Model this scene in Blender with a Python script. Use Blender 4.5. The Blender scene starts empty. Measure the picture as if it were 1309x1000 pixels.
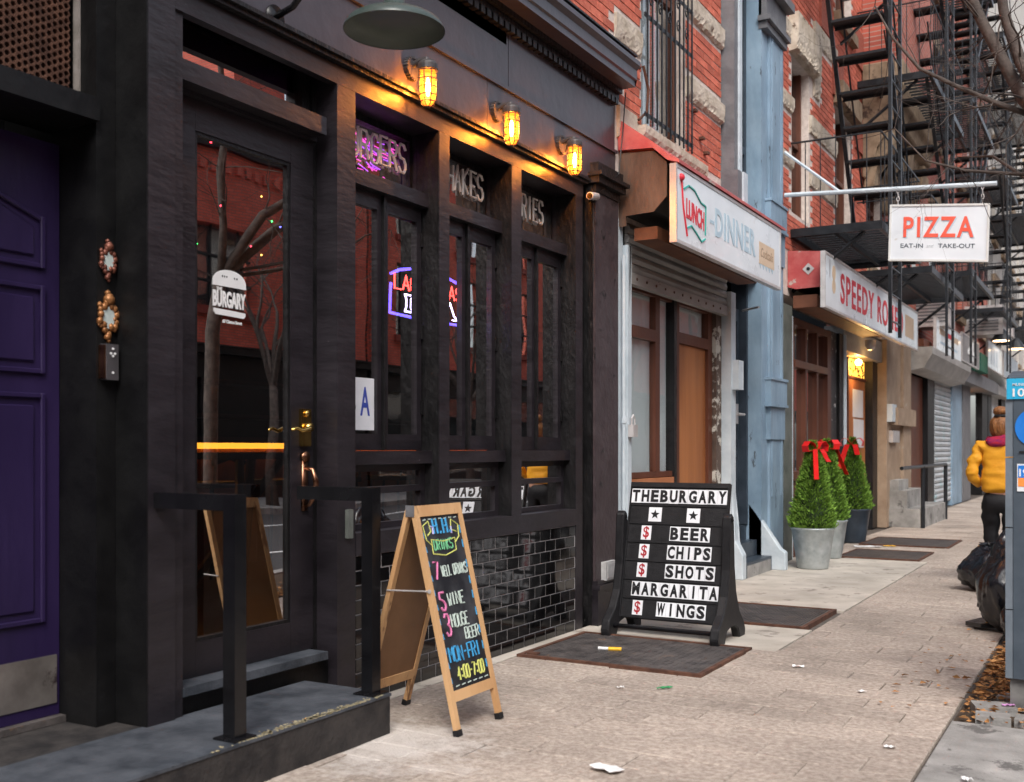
import bpy, bmesh, math, random
from mathutils import Vector, Matrix
from math import radians as R, pi, sin, cos
random.seed(7)
S = bpy.context.scene
COL = S.collection
# ---------------- camera, sky, sun, exposure ----------------
cam_d = bpy.data.cameras.new('camera'); cam = bpy.data.objects.new('camera', cam_d); COL.objects.link(cam)
cam.location = (3.5, 0, 1.35); cam.rotation_euler = (R(90), 0, R(30))
cam_d.sensor_width = 36; cam_d.lens = 37.1; cam_d.shift_y = 0.0558; cam_d.clip_start = .05; cam_d.clip_end = 600
cam_d.dof.use_dof = True; cam_d.dof.focus_distance = 7.4; cam_d.dof.aperture_fstop = 2.8
S.camera = cam
W = bpy.data.worlds.new('World'); S.world = W; W.use_nodes = True
nt = W.node_tree; bg = nt.nodes['Background']; sky = nt.nodes.new('ShaderNodeTexSky')
sky.sky_type = 'NISHITA'; sky.sun_disc = False; sky.sun_elevation = R(48); sky.sun_rotation = R(147); sky.air_density = 1.0; sky.dust_density = 3.0; sky.ozone_density = 1.0
hs = nt.nodes.new('ShaderNodeHueSaturation'); hs.inputs['Saturation'].default_value = .42   # overcast sky: greyer than clear
nt.links.new(sky.outputs[0], hs.inputs['Color']); nt.links.new(hs.outputs[0], bg.inputs[0]); bg.inputs[1].default_value = .15
sd = bpy.data.lights.new('sun', 'SUN'); sd.energy = 1.1; sd.angle = R(25); sd.color = (1, .96, .9)
sun = bpy.data.objects.new('sun', sd); COL.objects.link(sun)
sun.rotation_euler = Vector((-.36, .56, -.75)).to_track_quat('-Z', 'Y').to_euler()   # light comes over the street, from behind the camera's right
S.view_settings.view_transform = 'Standard'; S.view_settings.look = 'None'; S.view_settings.exposure = 0.9; S.view_settings.gamma = 1
S.render.engine = 'CYCLES'
# ---------------- helpers ----------------
WL = {}
def tag(o, label=None, cat=None, group=None, kind=None):
    if label: o['label'] = label
    if cat: o['category'] = cat
    if group: o['group'] = group
    if kind: o['kind'] = kind
    return o
def thing(name, label, cat, loc=(0, 0, 0), group=None):
    o = bpy.data.objects.new(name, None); o.empty_display_size = .1; COL.objects.link(o); o.location = loc
    WL[o.name] = Vector(loc); return tag(o, label, cat, group)
def link(name, me, m, parent=None, loc=None, label=None):
    if m is not None and not me.materials: me.materials.append(m)
    o = bpy.data.objects.new(name, me); COL.objects.link(o)
    if parent is not None:
        o.parent = parent; pw = WL[parent.name]
        o.location = (Vector(loc) - pw) if loc is not None else (0, 0, 0)
        WL[o.name] = Vector(loc) if loc is not None else pw
    else:
        o.location = loc or (0, 0, 0); WL[o.name] = Vector(loc or (0, 0, 0))
    if label: o['label'] = label
    return o
def obj(name, bm, m, parent=None, smooth=False, bev=0, label=None):
    """mesh drawn in world coordinates, linked as one object (shifted to its parent's origin)"""
    if bev:
        bmesh.ops.bevel(bm, geom=[e for e in bm.edges if len(e.link_faces) == 2 and e.calc_face_angle(0) > .5], offset=bev, segments=1, affect='EDGES')
    if parent is not None: bmesh.ops.translate(bm, verts=bm.verts, vec=-WL[parent.name])
    bmesh.ops.recalc_face_normals(bm, faces=bm.faces)
    me = bpy.data.meshes.new(name); bm.to_mesh(me); bm.free()
    if smooth:
        for p in me.polygons: p.use_smooth = True
    return link(name, me, m, parent, None, label)
def alone(name, bm, m, label, cat, group=None, smooth=False, bev=0):
    return tag(obj(name, bm, m, None, smooth, bev), label, cat, group)
def copy_tree(o, parent=None):
    c = o.copy(); COL.objects.link(c)
    if parent is not None: c.parent = parent
    for ch in o.children: copy_tree(ch, c)
    return c
def dup(root, loc, rz=None, label=None, sc=None):
    c = copy_tree(root); c.location = loc
    if rz is not None: c.rotation_euler = (0, 0, rz)
    if sc: c.scale = (sc, sc, sc)
    if label: c['label'] = label
    return c
def B(*boxes):
    bm = bmesh.new()
    for b in boxes: box(bm, *b)
    return bm
def box(bm, x0, x1, y0, y1, z0, z1, M=None):
    v = [Vector((x, y, z)) for x in (x0, x1) for y in (y0, y1) for z in (z0, z1)]
    if M: v = [M @ p for p in v]
    v = [bm.verts.new(p) for p in v]
    for f in ((0, 1, 3, 2), (4, 6, 7, 5), (0, 4, 5, 1), (2, 3, 7, 6), (0, 2, 6, 4), (1, 5, 7, 3)): bm.faces.new([v[i] for i in f])
def prism(bm, poly, ax, a0, a1, M=None):
    """poly in the two other axes, extruded along ax"""
    def P(p, a):
        q = {'x': (a, p[0], p[1]), 'y': (p[0], a, p[1]), 'z': (p[0], p[1], a)}[ax]; q = Vector(q)
        return M @ q if M else q
    A = [bm.verts.new(P(p, a0)) for p in poly]; C = [bm.verts.new(P(p, a1)) for p in poly]; n = len(poly)
    fs = [bm.faces.new(A[::-1]), bm.faces.new(C)]
    for i in range(n): bm.faces.new((A[i], A[(i+1) % n], C[(i+1) % n], C[i]))
    bmesh.ops.triangulate(bm, faces=[f for f in fs if len(f.verts) > 4])
def tube(bm, pts, r, n=8, M=None, cap=True):
    pts = [Vector(p) for p in pts]; rs = r if isinstance(r, (list, tuple)) else [r]*len(pts)
    prev = None; up = None; rings = []
    for i, p in enumerate(pts):
        d = (pts[min(i+1, len(pts)-1)] - pts[max(i-1, 0)])
        if d.length < 1e-7: d = Vector((0, 0, 1))
        d.normalize()
        if up is None: up = d.orthogonal().normalized()
        up = (up - d*up.dot(d))
        up = up.normalized() if up.length > 1e-5 else d.orthogonal().normalized()
        sd_ = d.cross(up)
        ring = [p + (up*cos(2*pi*k/n) + sd_*sin(2*pi*k/n))*rs[i] for k in range(n)]
        if M: ring = [M @ q for q in ring]
        rings.append([bm.verts.new(q) for q in ring])
    for a, b in zip(rings, rings[1:]):
        for k in range(n): bm.faces.new((a[k], a[(k+1) % n], b[(k+1) % n], b[k]))
    if cap and n > 2: bm.faces.new(rings[0][::-1]); bm.faces.new(rings[-1])
def lathe(bm, prof, c, n=24, M=None, closed=False):
    """prof [(r,z)] about vertical axis at c"""
    rings = []
    for r, z in prof:
        ring = [Vector((c[0]+r*cos(2*pi*k/n), c[1]+r*sin(2*pi*k/n), c[2]+z)) for k in range(n)]
        if M: ring = [M @ q for q in ring]
        rings.append([bm.verts.new(q) for q in ring])
    for a, b in zip(rings, rings[1:]):
        for k in range(n): bm.faces.new((a[k], a[(k+1) % n], b[(k+1) % n], b[k]))
    if prof[0][0] > 1e-4: bm.faces.new(rings[0][::-1])
    if prof[-1][0] > 1e-4: bm.faces.new(rings[-1])
    bmesh.ops.remove_doubles(bm, verts=[v for r_ in (rings[0], rings[-1]) for v in r_], dist=1e-6)
def disc(bm, c, r, t, axis='x', n=24):
    """short cylinder, c = centre of back face, t = thickness along +axis"""
    rot = {'x': Matrix.Rotation(pi/2, 4, 'Y'), 'y': Matrix.Rotation(pi/2, 4, 'X'), 'z': Matrix()}[axis]
    lathe(bm, [(r, 0), (r, t)], (0, 0, 0), n, Matrix.Translation(c) @ rot)
def grid_wall(bm, x0, x1, y0, y1, z0, z1, holes):
    ys = sorted({y0, y1, *[max(y0, min(y1, h[i])) for h in holes for i in (0, 1)]}); zs = sorted({z0, z1, *[max(z0, min(z1, h[i])) for h in holes for i in (2, 3)]})
    for a, b in zip(ys, ys[1:]):
        run = None
        for c, d in zip(zs, zs[1:]):
            m = ((a+b)/2, (c+d)/2)
            if any(h[0] < m[0] < h[1] and h[2] < m[1] < h[3] for h in holes):
                if run: box(bm, x0, x1, a, b, run[0], run[1]); run = None
            else: run = (run[0] if run else c, d)
        if run: box(bm, x0, x1, a, b, run[0], run[1])
def frame_m(o, right, up):
    """matrix: local x -> right, y -> up, z -> normal, origin o"""
    r = Vector(right).normalized(); u = Vector(up).normalized(); n = r.cross(u)
    return Matrix(((r.x, u.x, n.x, o[0]), (r.y, u.y, n.y, o[1]), (r.z, u.z, n.z, o[2]), (0, 0, 0, 1)))
EAST = ((0, 1, 0), (0, 0, 1)); SOUTH = ((1, 0, 0), (0, 0, 1))
def text_bm(s, w, h, M, depth=.004, bold=0., shear=0., fit=True, sp=1.):
    cu = bpy.data.curves.new('t', 'FONT'); cu.body = s; cu.align_x = 'LEFT'; cu.offset = bold; cu.shear = shear; cu.resolution_u = 3; cu.space_character = sp
    o = bpy.data.objects.new('t', cu); COL.objects.link(o)
    me = bpy.data.meshes.new_from_object(o.evaluated_get(bpy.context.evaluated_depsgraph_get()))
    bpy.data.objects.remove(o); bpy.data.curves.remove(cu)
    bm = bmesh.new(); bm.from_mesh(me); bpy.data.meshes.remove(me)
    for f in bm.faces: f.smooth = False
    bmesh.ops.remove_doubles(bm, verts=bm.verts, dist=1e-5)
    xs = [v.co.x for v in bm.verts]; ys = [v.co.y for v in bm.verts]
    sx = w/(max(xs)-min(xs)); sy = h/(max(ys)-min(ys)) if fit else sx
    for v in bm.verts: v.co = Vector(((v.co.x-min(xs))*sx, (v.co.y-min(ys))*sy, 0))
    r = bmesh.ops.extrude_face_region(bm, geom=bm.faces[:])
    bmesh.ops.translate(bm, verts=[g for g in r['geom'] if isinstance(g, bmesh.types.BMVert)], vec=(0, 0, depth))
    bmesh.ops.transform(bm, matrix=M, verts=bm.verts); return bm
SF = {'A': "00,26,40|12,32", 'B': "00,06,36,45,44,33,03|33,42,41,30,00", 'C': "45,36,16,05,01,10,30,41", 'D': "00,06,26,44,42,20,00", 'E': "46,06,00,40|03,33", 'F': "46,06,00|03,33",
 'G': "45,36,16,05,01,10,30,41,43,23", 'H': "00,06|40,46|03,43", 'I': "20,26", 'K': "00,06|46,03,40", 'L': "06,00,40", 'M': "00,06,23,46,40", 'N': "00,06,40,46", 'O': "10,01,05,16,36,45,41,30,10",
 'P': "00,06,36,45,44,33,03", 'R': "00,06,36,45,44,33,03|23,40", 'S': "45,36,16,05,04,13,33,42,41,30,10,01", 'T': "06,46|20,26", 'U': "06,01,10,30,41,46", 'W': "06,10,23,30,46",
 'Y': "06,23,46|23,20", '0': "10,01,05,16,36,45,41,30,10", '7': "06,46,10", '5': "46,06,04,33,42,41,30,10,01", '3': "05,16,36,45,44,33,23|33,42,41,30,10,01", '4': "30,36,02,42", '-': "13,33", ':': "21,22|24,25", '.': "20,21", ' ': ""}
def strokes(bm, s, w, h, M, r, z=0, jit=0., n=6, gap=1.6):
    rnd = random.Random(len(s)*7+int(w*1000)); cw = w/(len(s)*4+(len(s)-1)*gap)
    for i, ch in enumerate(s):
        for pl in SF[ch].split('|'):
            if not pl: continue
            j = [rnd.uniform(-jit, jit) for _ in range(4)]
            pts = [Vector(((i*(4+gap)+int(p[0])+j[0])*cw, (int(p[1])/6+j[1]*.15+(j[2]*.06 if int(p[0]) > 2 else 0))*h, z)) for p in pl.split(',')]
            tube(bm, pts, r, n, M)
# ---------------- materials ----------------
def mat(name, c1, c2=None, scale=6., rough=.6, bump=0., bscale=None, metal=0., stretch=(1, 1, 1), detail=6, lo=.35, hi=.65, rand=0., island=0., rvar=.12, spec=.35, c3=None, c3lo=.62, c3scale=2., coat=0., patch=None):
    m = bpy.data.materials.new(name); m.use_nodes = True; t = m.node_tree; N = t.nodes; L = t.links; b = N['Principled BSDF']
    b.inputs['Metallic'].default_value = metal; b.inputs['Specular IOR Level'].default_value = spec; b.inputs['Coat Weight'].default_value = coat; b.inputs['Coat Roughness'].default_value = .08
    tc = N.new('ShaderNodeTexCoord'); mp = N.new('ShaderNodeMapping'); mp.inputs['Scale'].default_value = stretch; L.new(tc.outputs['Object'], mp.inputs[0])
    vec = mp.outputs[0]
    if rand or island:
        oi = N.new('ShaderNodeObjectInfo') if rand else N.new('ShaderNodeNewGeometry'); rv = oi.outputs['Random' if rand else 'Random Per Island']
        mu = N.new('ShaderNodeVectorMath'); mu.operation = 'ADD'; ml = N.new('ShaderNodeMath'); ml.operation = 'MULTIPLY'; ml.inputs[1].default_value = 37.
        L.new(rv, ml.inputs[0]); L.new(vec, mu.inputs[0]); L.new(ml.outputs[0], mu.inputs[1]); vec = mu.outputs[0]
    nz = N.new('ShaderNodeTexNoise'); nz.inputs['Scale'].default_value = scale; nz.inputs['Detail'].default_value = detail; nz.inputs['Roughness'].default_value = .6; L.new(vec, nz.inputs[0])
    rp = N.new('ShaderNodeValToRGB'); rp.color_ramp.elements[0].position = lo; rp.color_ramp.elements[1].position = hi
    rp.color_ramp.elements[0].color = (*c1, 1); rp.color_ramp.elements[1].color = (*(c2 or tuple(min(1, x*1.25) for x in c1)), 1); L.new(nz.outputs[0], rp.inputs[0]); out = rp.outputs[0]
    if c3:
        if rand or island: gp = N.new('ShaderNodeNewGeometry'); vec3 = gp.outputs['Position']
        else: vec3 = vec
        n3 = N.new('ShaderNodeTexNoise'); n3.inputs['Scale'].default_value = c3scale; n3.inputs['Detail'].default_value = 9; n3.inputs['Roughness'].default_value = .7; L.new(vec3, n3.inputs[0])
        r3 = N.new('ShaderNodeValToRGB'); r3.color_ramp.elements[0].position = c3lo; r3.color_ramp.elements[1].position = c3lo+.04; L.new(n3.outputs[0], r3.inputs[0])
        mx = N.new('ShaderNodeMixRGB'); L.new(r3.outputs[0], mx.inputs[0]); L.new(out, mx.inputs[1]); mx.inputs[2].default_value = (*c3, 1); out = mx.outputs[0]
    if rand or island:
        hv = N.new('ShaderNodeHueSaturation'); mr = N.new('ShaderNodeMapRange'); a = rand or island; mr.inputs['To Min'].default_value = 1-a; mr.inputs['To Max'].default_value = 1+a
        L.new(rv, mr.inputs[0]); L.new(mr.outputs[0], hv.inputs['Value']); L.new(out, hv.inputs['Color']); out = hv.outputs[0]
    if patch:
        g2 = N.new('ShaderNodeNewGeometry'); n5 = N.new('ShaderNodeTexNoise'); n5.inputs['Scale'].default_value = patch[0]; n5.inputs['Detail'].default_value = 6; L.new(g2.outputs['Position'], n5.inputs[0])
        m5 = N.new('ShaderNodeMapRange'); m5.inputs['From Min'].default_value = .3; m5.inputs['From Max'].default_value = .7; m5.inputs['To Min'].default_value = 1-patch[1]; m5.inputs['To Max'].default_value = 1+patch[1]; L.new(n5.outputs[0], m5.inputs[0])
        h5 = N.new('ShaderNodeHueSaturation'); L.new(m5.outputs[0], h5.inputs['Value']); L.new(out, h5.inputs['Color']); out = h5.outputs[0]
    L.new(out, b.inputs['Base Color'])
    mr2 = N.new('ShaderNodeMapRange'); mr2.inputs['To Min'].default_value = max(.02, rough-rvar); mr2.inputs['To Max'].default_value = min(1, rough+rvar); L.new(nz.outputs[0], mr2.inputs[0]); L.new(mr2.outputs[0], b.inputs['Roughness'])
    if bump:
        nb = N.new('ShaderNodeTexNoise'); nb.inputs['Scale'].default_value = bscale or scale*4; nb.inputs['Detail'].default_value = 5; L.new(vec, nb.inputs[0])
        bp = N.new('ShaderNodeBump'); bp.inputs['Strength'].default_value = bump; bp.inputs['Distance'].default_value = .01; L.new(nb.outputs[0], bp.inputs['Height']); L.new(bp.outputs[0], b.inputs['Normal'])
    return m
def emit(name, c, s):
    m = bpy.data.materials.new(name); m.use_nodes = True; b = m.node_tree.nodes['Principled BSDF']
    b.inputs['Base Color'].default_value = (*c, 1); b.inputs['Emission Color'].default_value = (*c, 1); b.inputs['Emission Strength'].default_value = s; return m
def glass(name, tint=(.93, .95, .95), lo=.1, gain=1.9, rough=.0, wav=.02):
    m = bpy.data.materials.new(name); m.use_nodes = True; t = m.node_tree; N = t.nodes; L = t.links; N.remove(N['Principled BSDF'])
    tr = N.new('ShaderNodeBsdfTransparent'); tr.inputs[0].default_value = (*tint, 1); gl = N.new('ShaderNodeBsdfGlossy'); gl.inputs['Roughness'].default_value = rough
    fr = N.new('ShaderNodeFresnel'); fr.inputs[0].default_value = 1.5; ma = N.new('ShaderNodeMath'); ma.operation = 'MULTIPLY_ADD'; ma.use_clamp = True; ma.inputs[1].default_value = gain; ma.inputs[2].default_value = lo
    mx = N.new('ShaderNodeMixShader'); L.new(fr.outputs[0], ma.inputs[0]); ge = N.new('ShaderNodeNewGeometry'); sb = N.new('ShaderNodeMath'); sb.operation = 'SUBTRACT'; sb.use_clamp = True; L.new(ma.outputs[0], sb.inputs[0]); L.new(ge.outputs['Backfacing'], sb.inputs[1]); L.new(sb.outputs[0], mx.inputs[0]); L.new(tr.outputs[0], mx.inputs[1]); L.new(gl.outputs[0], mx.inputs[2]); L.new(mx.outputs[0], N['Material Output'].inputs[0])
    tc = N.new('ShaderNodeTexCoord'); nz = N.new('ShaderNodeTexNoise'); nz.inputs['Scale'].default_value = 2.2; nz.inputs['Detail'].default_value = 1; L.new(tc.outputs['Object'], nz.inputs[0])
    bp = N.new('ShaderNodeBump'); bp.inputs['Strength'].default_value = wav; bp.inputs['Distance'].default_value = .05; L.new(nz.outputs[0], bp.inputs['Height']); L.new(bp.outputs[0], gl.inputs['Normal']); L.new(bp.outputs[0], fr.inputs['Normal'])
    return m
def brick_mat(name, c1, c2, cm, side='x'):
    m = bpy.data.materials.new(name); m.use_nodes = True; t = m.node_tree; N = t.nodes; L = t.links; b = N['Principled BSDF']; b.inputs['Roughness'].default_value = .85
    tc = N.new('ShaderNodeTexCoord'); sp = N.new('ShaderNodeSeparateXYZ'); cb = N.new('ShaderNodeCombineXYZ'); L.new(tc.outputs['Object'], sp.inputs[0]); L.new(sp.outputs['Y' if side == 'x' else 'X'], cb.inputs[0]); L.new(sp.outputs['Z'], cb.inputs[1])
    br = N.new('ShaderNodeTexBrick'); br.inputs['Scale'].default_value = 1; br.inputs['Brick Width'].default_value = .215; br.inputs['Row Height'].default_value = .075; br.inputs['Mortar Size'].default_value = .008
    br.inputs['Color1'].default_value = (*c1, 1); br.inputs['Color2'].default_value = (*c2, 1); br.inputs['Mortar'].default_value = (*cm, 1); L.new(cb.outputs[0], br.inputs[0])
    nz = N.new('ShaderNodeTexNoise'); nz.inputs['Scale'].default_value = 1.1; nz.inputs['Detail'].default_value = 8; L.new(tc.outputs['Object'], nz.inputs[0]); hv = N.new('ShaderNodeHueSaturation'); mr = N.new('ShaderNodeMapRange')
    mr.inputs['To Min'].default_value = .6; mr.inputs['To Max'].default_value = 1.4; L.new(nz.outputs[0], mr.inputs[0]); L.new(mr.outputs[0], hv.inputs['Value']); L.new(br.outputs[0], hv.inputs['Color']); L.new(hv.outputs[0], b.inputs['Base Color'])
    bp = N.new('ShaderNodeBump'); bp.inputs['Strength'].default_value = .5; bp.inputs['Distance'].default_value = .01; bp.invert = True; L.new(br.outputs['Fac'], bp.inputs['Height']); L.new(bp.outputs[0], b.inputs['Normal'])
    return m
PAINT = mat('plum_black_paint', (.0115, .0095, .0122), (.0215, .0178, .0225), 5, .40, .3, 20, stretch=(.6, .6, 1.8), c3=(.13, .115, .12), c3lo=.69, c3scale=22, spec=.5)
PAINTH = mat('plum_black_paint_frieze', (.036, .030, .038), (.062, .052, .064), 1.6, .34, .35, 9, spec=.6, c3=(.12, .1, .105), c3lo=.72, c3scale=7)
BLACKP = mat('black_paint_rough', (.005, .005, .0055), (.013, .012, .013), 8, .42, .9, 30, stretch=(1, 1, .5), c3=(.07, .065, .065), c3lo=.7, c3scale=14)
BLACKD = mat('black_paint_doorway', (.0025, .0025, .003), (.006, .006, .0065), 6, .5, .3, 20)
PURPLE = mat('purple_door_paint', (.016, .009, .043), (.024, .0135, .060), 4, .42, .25, 25, stretch=(1, 1, .3))
STEEL = mat('scuffed_steel', (.30, .27, .25), (.45, .41, .38), 7, .42, .1, 40, metal=.8, c3=(.12, .09, .09), c3lo=.66)
TILE = mat('black_glazed_tile', (.003, .003, .0035), (.006, .006, .0065), 5, .07, .05, 3, spec=.6, rand=.3, rvar=.05)
GROUT = mat('grey_grout', (.30, .29, .29), (.45, .43, .43), 12, .9, .3)
STEPM = mat('painted_step', (.034, .040, .050), (.085, .094, .11), 5, .6, .5, 40, c3=(.33, .29, .2), c3lo=.68, c3scale=5)
STEPD = mat('dark_step', (.016, .015, .016), (.045, .04, .038), 9, .75, .6, 40, c3=(.22, .19, .16), c3lo=.72, c3scale=8)
RAILM = mat('black_gloss_steel', (.005, .005, .006), (.009, .009, .0105), 8, .24, .08, 30, c3=(.16, .13, .12), c3lo=.74, c3scale=20)
GLASS = glass('window_glass', lo=.54, gain=3.0)
GLASS2 = glass('shop_glass', lo=.05, gain=1.6)
BRASS = mat('brass', (.55, .36, .10), (.75, .52, .18), 8, .2, metal=1)
COPPER = mat('aged_bronze', (.20, .10, .06), (.4, .2, .12), 14, .3, metal=1)
WHITE = mat('white_vinyl', (.72, .72, .72), (.8, .8, .8), 6, .5)
CREAM = mat('cream_lettering', (.82, .78, .72), (.88, .84, .78), 20, .6)
PAVER = mat('concrete_paver', (.27, .22, .185), (.46, .395, .34), 38, .88, .7, 90, rand=.09, detail=12, c3=(.15, .125, .11), c3lo=.64, c3scale=2.2, patch=(.9, .28))
_t = PAVER.node_tree; _N = _t.nodes; _L = _t.links; _b = _N['Principled BSDF']; _src = _b.inputs['Base Color'].links[0].from_socket   # dried salt stain beside the step
_g = _N.new('ShaderNodeNewGeometry'); _d = _N.new('ShaderNodeVectorMath'); _d.operation = 'DISTANCE'; _d.inputs[1].default_value = (.62, 3.9, 0); _L.new(_g.outputs['Position'], _d.inputs[0])
_n = _N.new('ShaderNodeTexNoise'); _n.inputs['Scale'].default_value = 5; _n.inputs['Detail'].default_value = 12; _n.inputs['Roughness'].default_value = .75; _L.new(_g.outputs['Position'], _n.inputs[0])
_m = _N.new('ShaderNodeMath'); _m.operation = 'MULTIPLY_ADD'; _m.inputs[1].default_value = -.55; _L.new(_d.outputs['Value'], _m.inputs[0]); _L.new(_n.outputs[0], _m.inputs[2])
_r = _N.new('ShaderNodeMapRange'); _r.inputs['From Min'].default_value = .22; _r.inputs['From Max'].default_value = .42; _r.inputs['To Max'].default_value = .75; _L.new(_m.outputs[0], _r.inputs[0])
_x = _N.new('ShaderNodeMixRGB'); _L.new(_r.outputs[0], _x.inputs[0]); _L.new(_src, _x.inputs[1]); _x.inputs[2].default_value = (.62, .57, .53, 1); _L.new(_x.outputs[0], _b.inputs['Base Color'])
PAVERS = mat('concrete_paver_far', (.27, .22, .185), (.46, .395, .34), 38, .88, .7, 90, island=.09, detail=12, c3=(.15, .125, .11), c3lo=.64, c3scale=2.2, patch=(.9, .28))
JOINT = mat('sandy_joint', (.07, .058, .05), (.13, .11, .095), 30, .95, .4)
CONC = mat('pale_concrete', (.38, .345, .295), (.50, .455, .40), 3, .85, .4, 80, detail=12, c3=(.25, .22, .19), c3lo=.58, c3scale=3.5, patch=(1.3, .22))
CONCG = mat('grey_concrete', (.22, .215, .205), (.36, .35, .335), 5, .85, .5, 80, detail=12, c3=(.13, .125, .12), c3lo=.57, c3scale=3.5, patch=(1.6, .25))
ASPH = mat('asphalt', (.04, .04, .042), (.07, .07, .072), 40, .85, .4, 120)
IRONP = mat('worn_iron_plate', (.055, .05, .05), (.13, .115, .11), 7, .55, .5, 60, metal=.3, c3=(.20, .13, .09), c3lo=.62, c3scale=6)
RUST = mat('rusty_iron', (.06, .026, .017), (.13, .06, .038), 14, .8, .5)
BRICK = mat('red_brick', (.46, .105, .065), (.60, .17, .11), 12, .85, .6, 60, rand=.22, c3=(.55, .42, .35), c3lo=.68, c3scale=14)
BRICKS = mat('red_brick_wall', (.46, .105, .065), (.60, .17, .11), 12, .85, .6, 60, island=.22, c3=(.55, .42, .35), c3lo=.68, c3scale=14)
MORTAR = mat('mortar', (.55, .46, .41), (.72, .63, .57), 16, .95, .4)
STONE = mat('weathered_limestone', (.42, .35, .27), (.62, .54, .45), 6, .9, 1., 22, detail=12, c3=(.16, .11, .08), c3lo=.60, c3scale=5)
BROWNSTONE = mat('brownstone', (.20, .14, .09), (.34, .25, .17), 5, .9, .8, 20, c3=(.09, .06, .045), c3lo=.6)
FARBRICK = brick_mat('brick_far', (.42, .10, .065), (.32, .075, .05), (.33, .24, .2))
OPBRICK = brick_mat('brick_opposite', (.68, .14, .09), (.52, .095, .06), (.20, .12, .1))
IRON = mat('black_iron', (.008, .0095, .012), (.02, .0225, .027), 8, .4, .3, 40, c3=(.25, .25, .27), c3lo=.74, c3scale=9)
BLUE = mat('blue_cast_iron', (.18, .27, .36), (.26, .36, .455), 4, .5, .8, 14, stretch=(1, 1, .4), c3=(.08, .10, .12), c3lo=.62, c3scale=7, patch=(1.5, .2))
BLUEW = mat('pale_blue_paint', (.45, .52, .57), (.58, .64, .68), 5, .5, .4, 25, c3=(.25, .2, .16), c3lo=.68, c3scale=9)
GREYP = mat('grey_iron_paint', (.12, .12, .13), (.19, .19, .2), 4, .55, .5, 20, c3=(.4, .4, .4), c3lo=.68)
NAVY = mat('navy_door_paint', (.025, .035, .048), (.045, .06, .08), 4, .4, .3, 20)
WOOD = mat('orange_brown_wood', (.25, .085, .027), (.44, .17, .06), 3, .45, .15, 30, stretch=(1, 1, .12), detail=10)
WOODD = mat('dark_red_wood', (.085, .026, .014), (.14, .05, .028), 4, .45, .2, 30, stretch=(1, 1, .15))
PINE = mat('pine_frame', (.46, .25, .11), (.62, .38, .19), 5, .5, .15, 40, stretch=(1, 1, .15), detail=8, c3=(.24, .125, .06), c3lo=.60, c3scale=9)
HARD = mat('hardboard_back', (.17, .085, .038), (.24, .125, .06), 3, .55, .1)
CHALKB = mat('chalkboard', (.010, .011, .015), (.065, .067, .075), 6, .6, .05, lo=.4, hi=.75)
PLASTIC = mat('black_plastic', (.007, .007, .0085), (.013, .013, .015), 20, .5, .25, 120)
CARD = mat('white_letter_card', (.68, .70, .74), (.76, .78, .82), 9, .4, rand=.04)
INK = mat('black_ink', (.010, .010, .012), None, 9, .5)
REDINK = mat('dark_red_ink', (.30, .012, .02), None, 9, .5)
GALV = mat('galvanised_steel', (.33, .37, .38), (.50, .54, .55), 9, .45, .08, 20, metal=.55, c3=(.28, .2, .14), c3lo=.70, c3scale=4)
SHUT = mat('grey_shutter', (.30, .285, .27), (.44, .42, .40), 5, .5, .2, 30, stretch=(1, .4, 1), metal=.3, c3=(.09, .05, .035), c3lo=.66, c3scale=7)
SIGNW = mat('sign_white', (.66, .70, .74), (.76, .80, .84), 2, .3, coat=.3, c3=(.55, .53, .50), c3lo=.64, c3scale=2.5)
ALU = mat('aluminium_trim', (.50, .47, .46), (.66, .63, .62), 6, .4, metal=.4, c3=(.3, .16, .11), c3lo=.68, c3scale=6)
REDP = mat('faded_red_paint', (.42, .07, .07), (.52, .14, .13), 5, .55, .3, c3=(.45, .38, .34), c3lo=.60, c3scale=4)
BROWNSH = mat('brown_streaked_sheet', (.075, .042, .028), (.17, .11, .08), 4, .6, .3, 30, stretch=(1, 1, .3), c3=(.35, .28, .24), c3lo=.66)
FOL = mat('cypress_foliage', (.085, .19, .018), (.20, .34, .05), 14, .8, island=.35)
BAG = mat('black_bin_bag', (.004, .005, .008), (.008, .009, .013), 3, .24, .6, 7, detail=3, spec=.7, stretch=(1.6, 1.6, .8))
BARK = mat('grey_bark', (.055, .045, .040), (.125, .10, .088), 14, .9, .6)
CURT = mat('pale_curtain', (.52, .56, .58), (.66, .70, .72), 2, .8, stretch=(1, 1, .3))
WINDK = mat('dark_room', (.012, .014, .016), (.03, .034, .038), 2, .6)
# ================= GROUND, ROAD, PAVEMENT =================
tag(obj('ground', B((-90, 120, -90, 260, -.60, -.16)), ASPH), kind='structure')
tag(obj('road', B((4.35, 12.6, -60, 200, -.156, -.13)), ASPH), kind='structure')
tag(obj('kerb', B((4.15, 4.35, -60, 200, -.15, -.004)), CONCG, bev=.01), kind='structure')
for x in (6.6, 10.4): tag(obj('road_marking', B((x, x+.12, -60, 200, -.128, -.124)), WHITE), kind='structure')
tag(obj('pavement_opposite', B((12.6, 16, -60, 200, -.15, 0)), CONCG), kind='structure')
pv = tag(obj('pavement', B((-8, 4.15, -60, 200, -.15, -.02)), JOINT), kind='structure')
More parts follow.
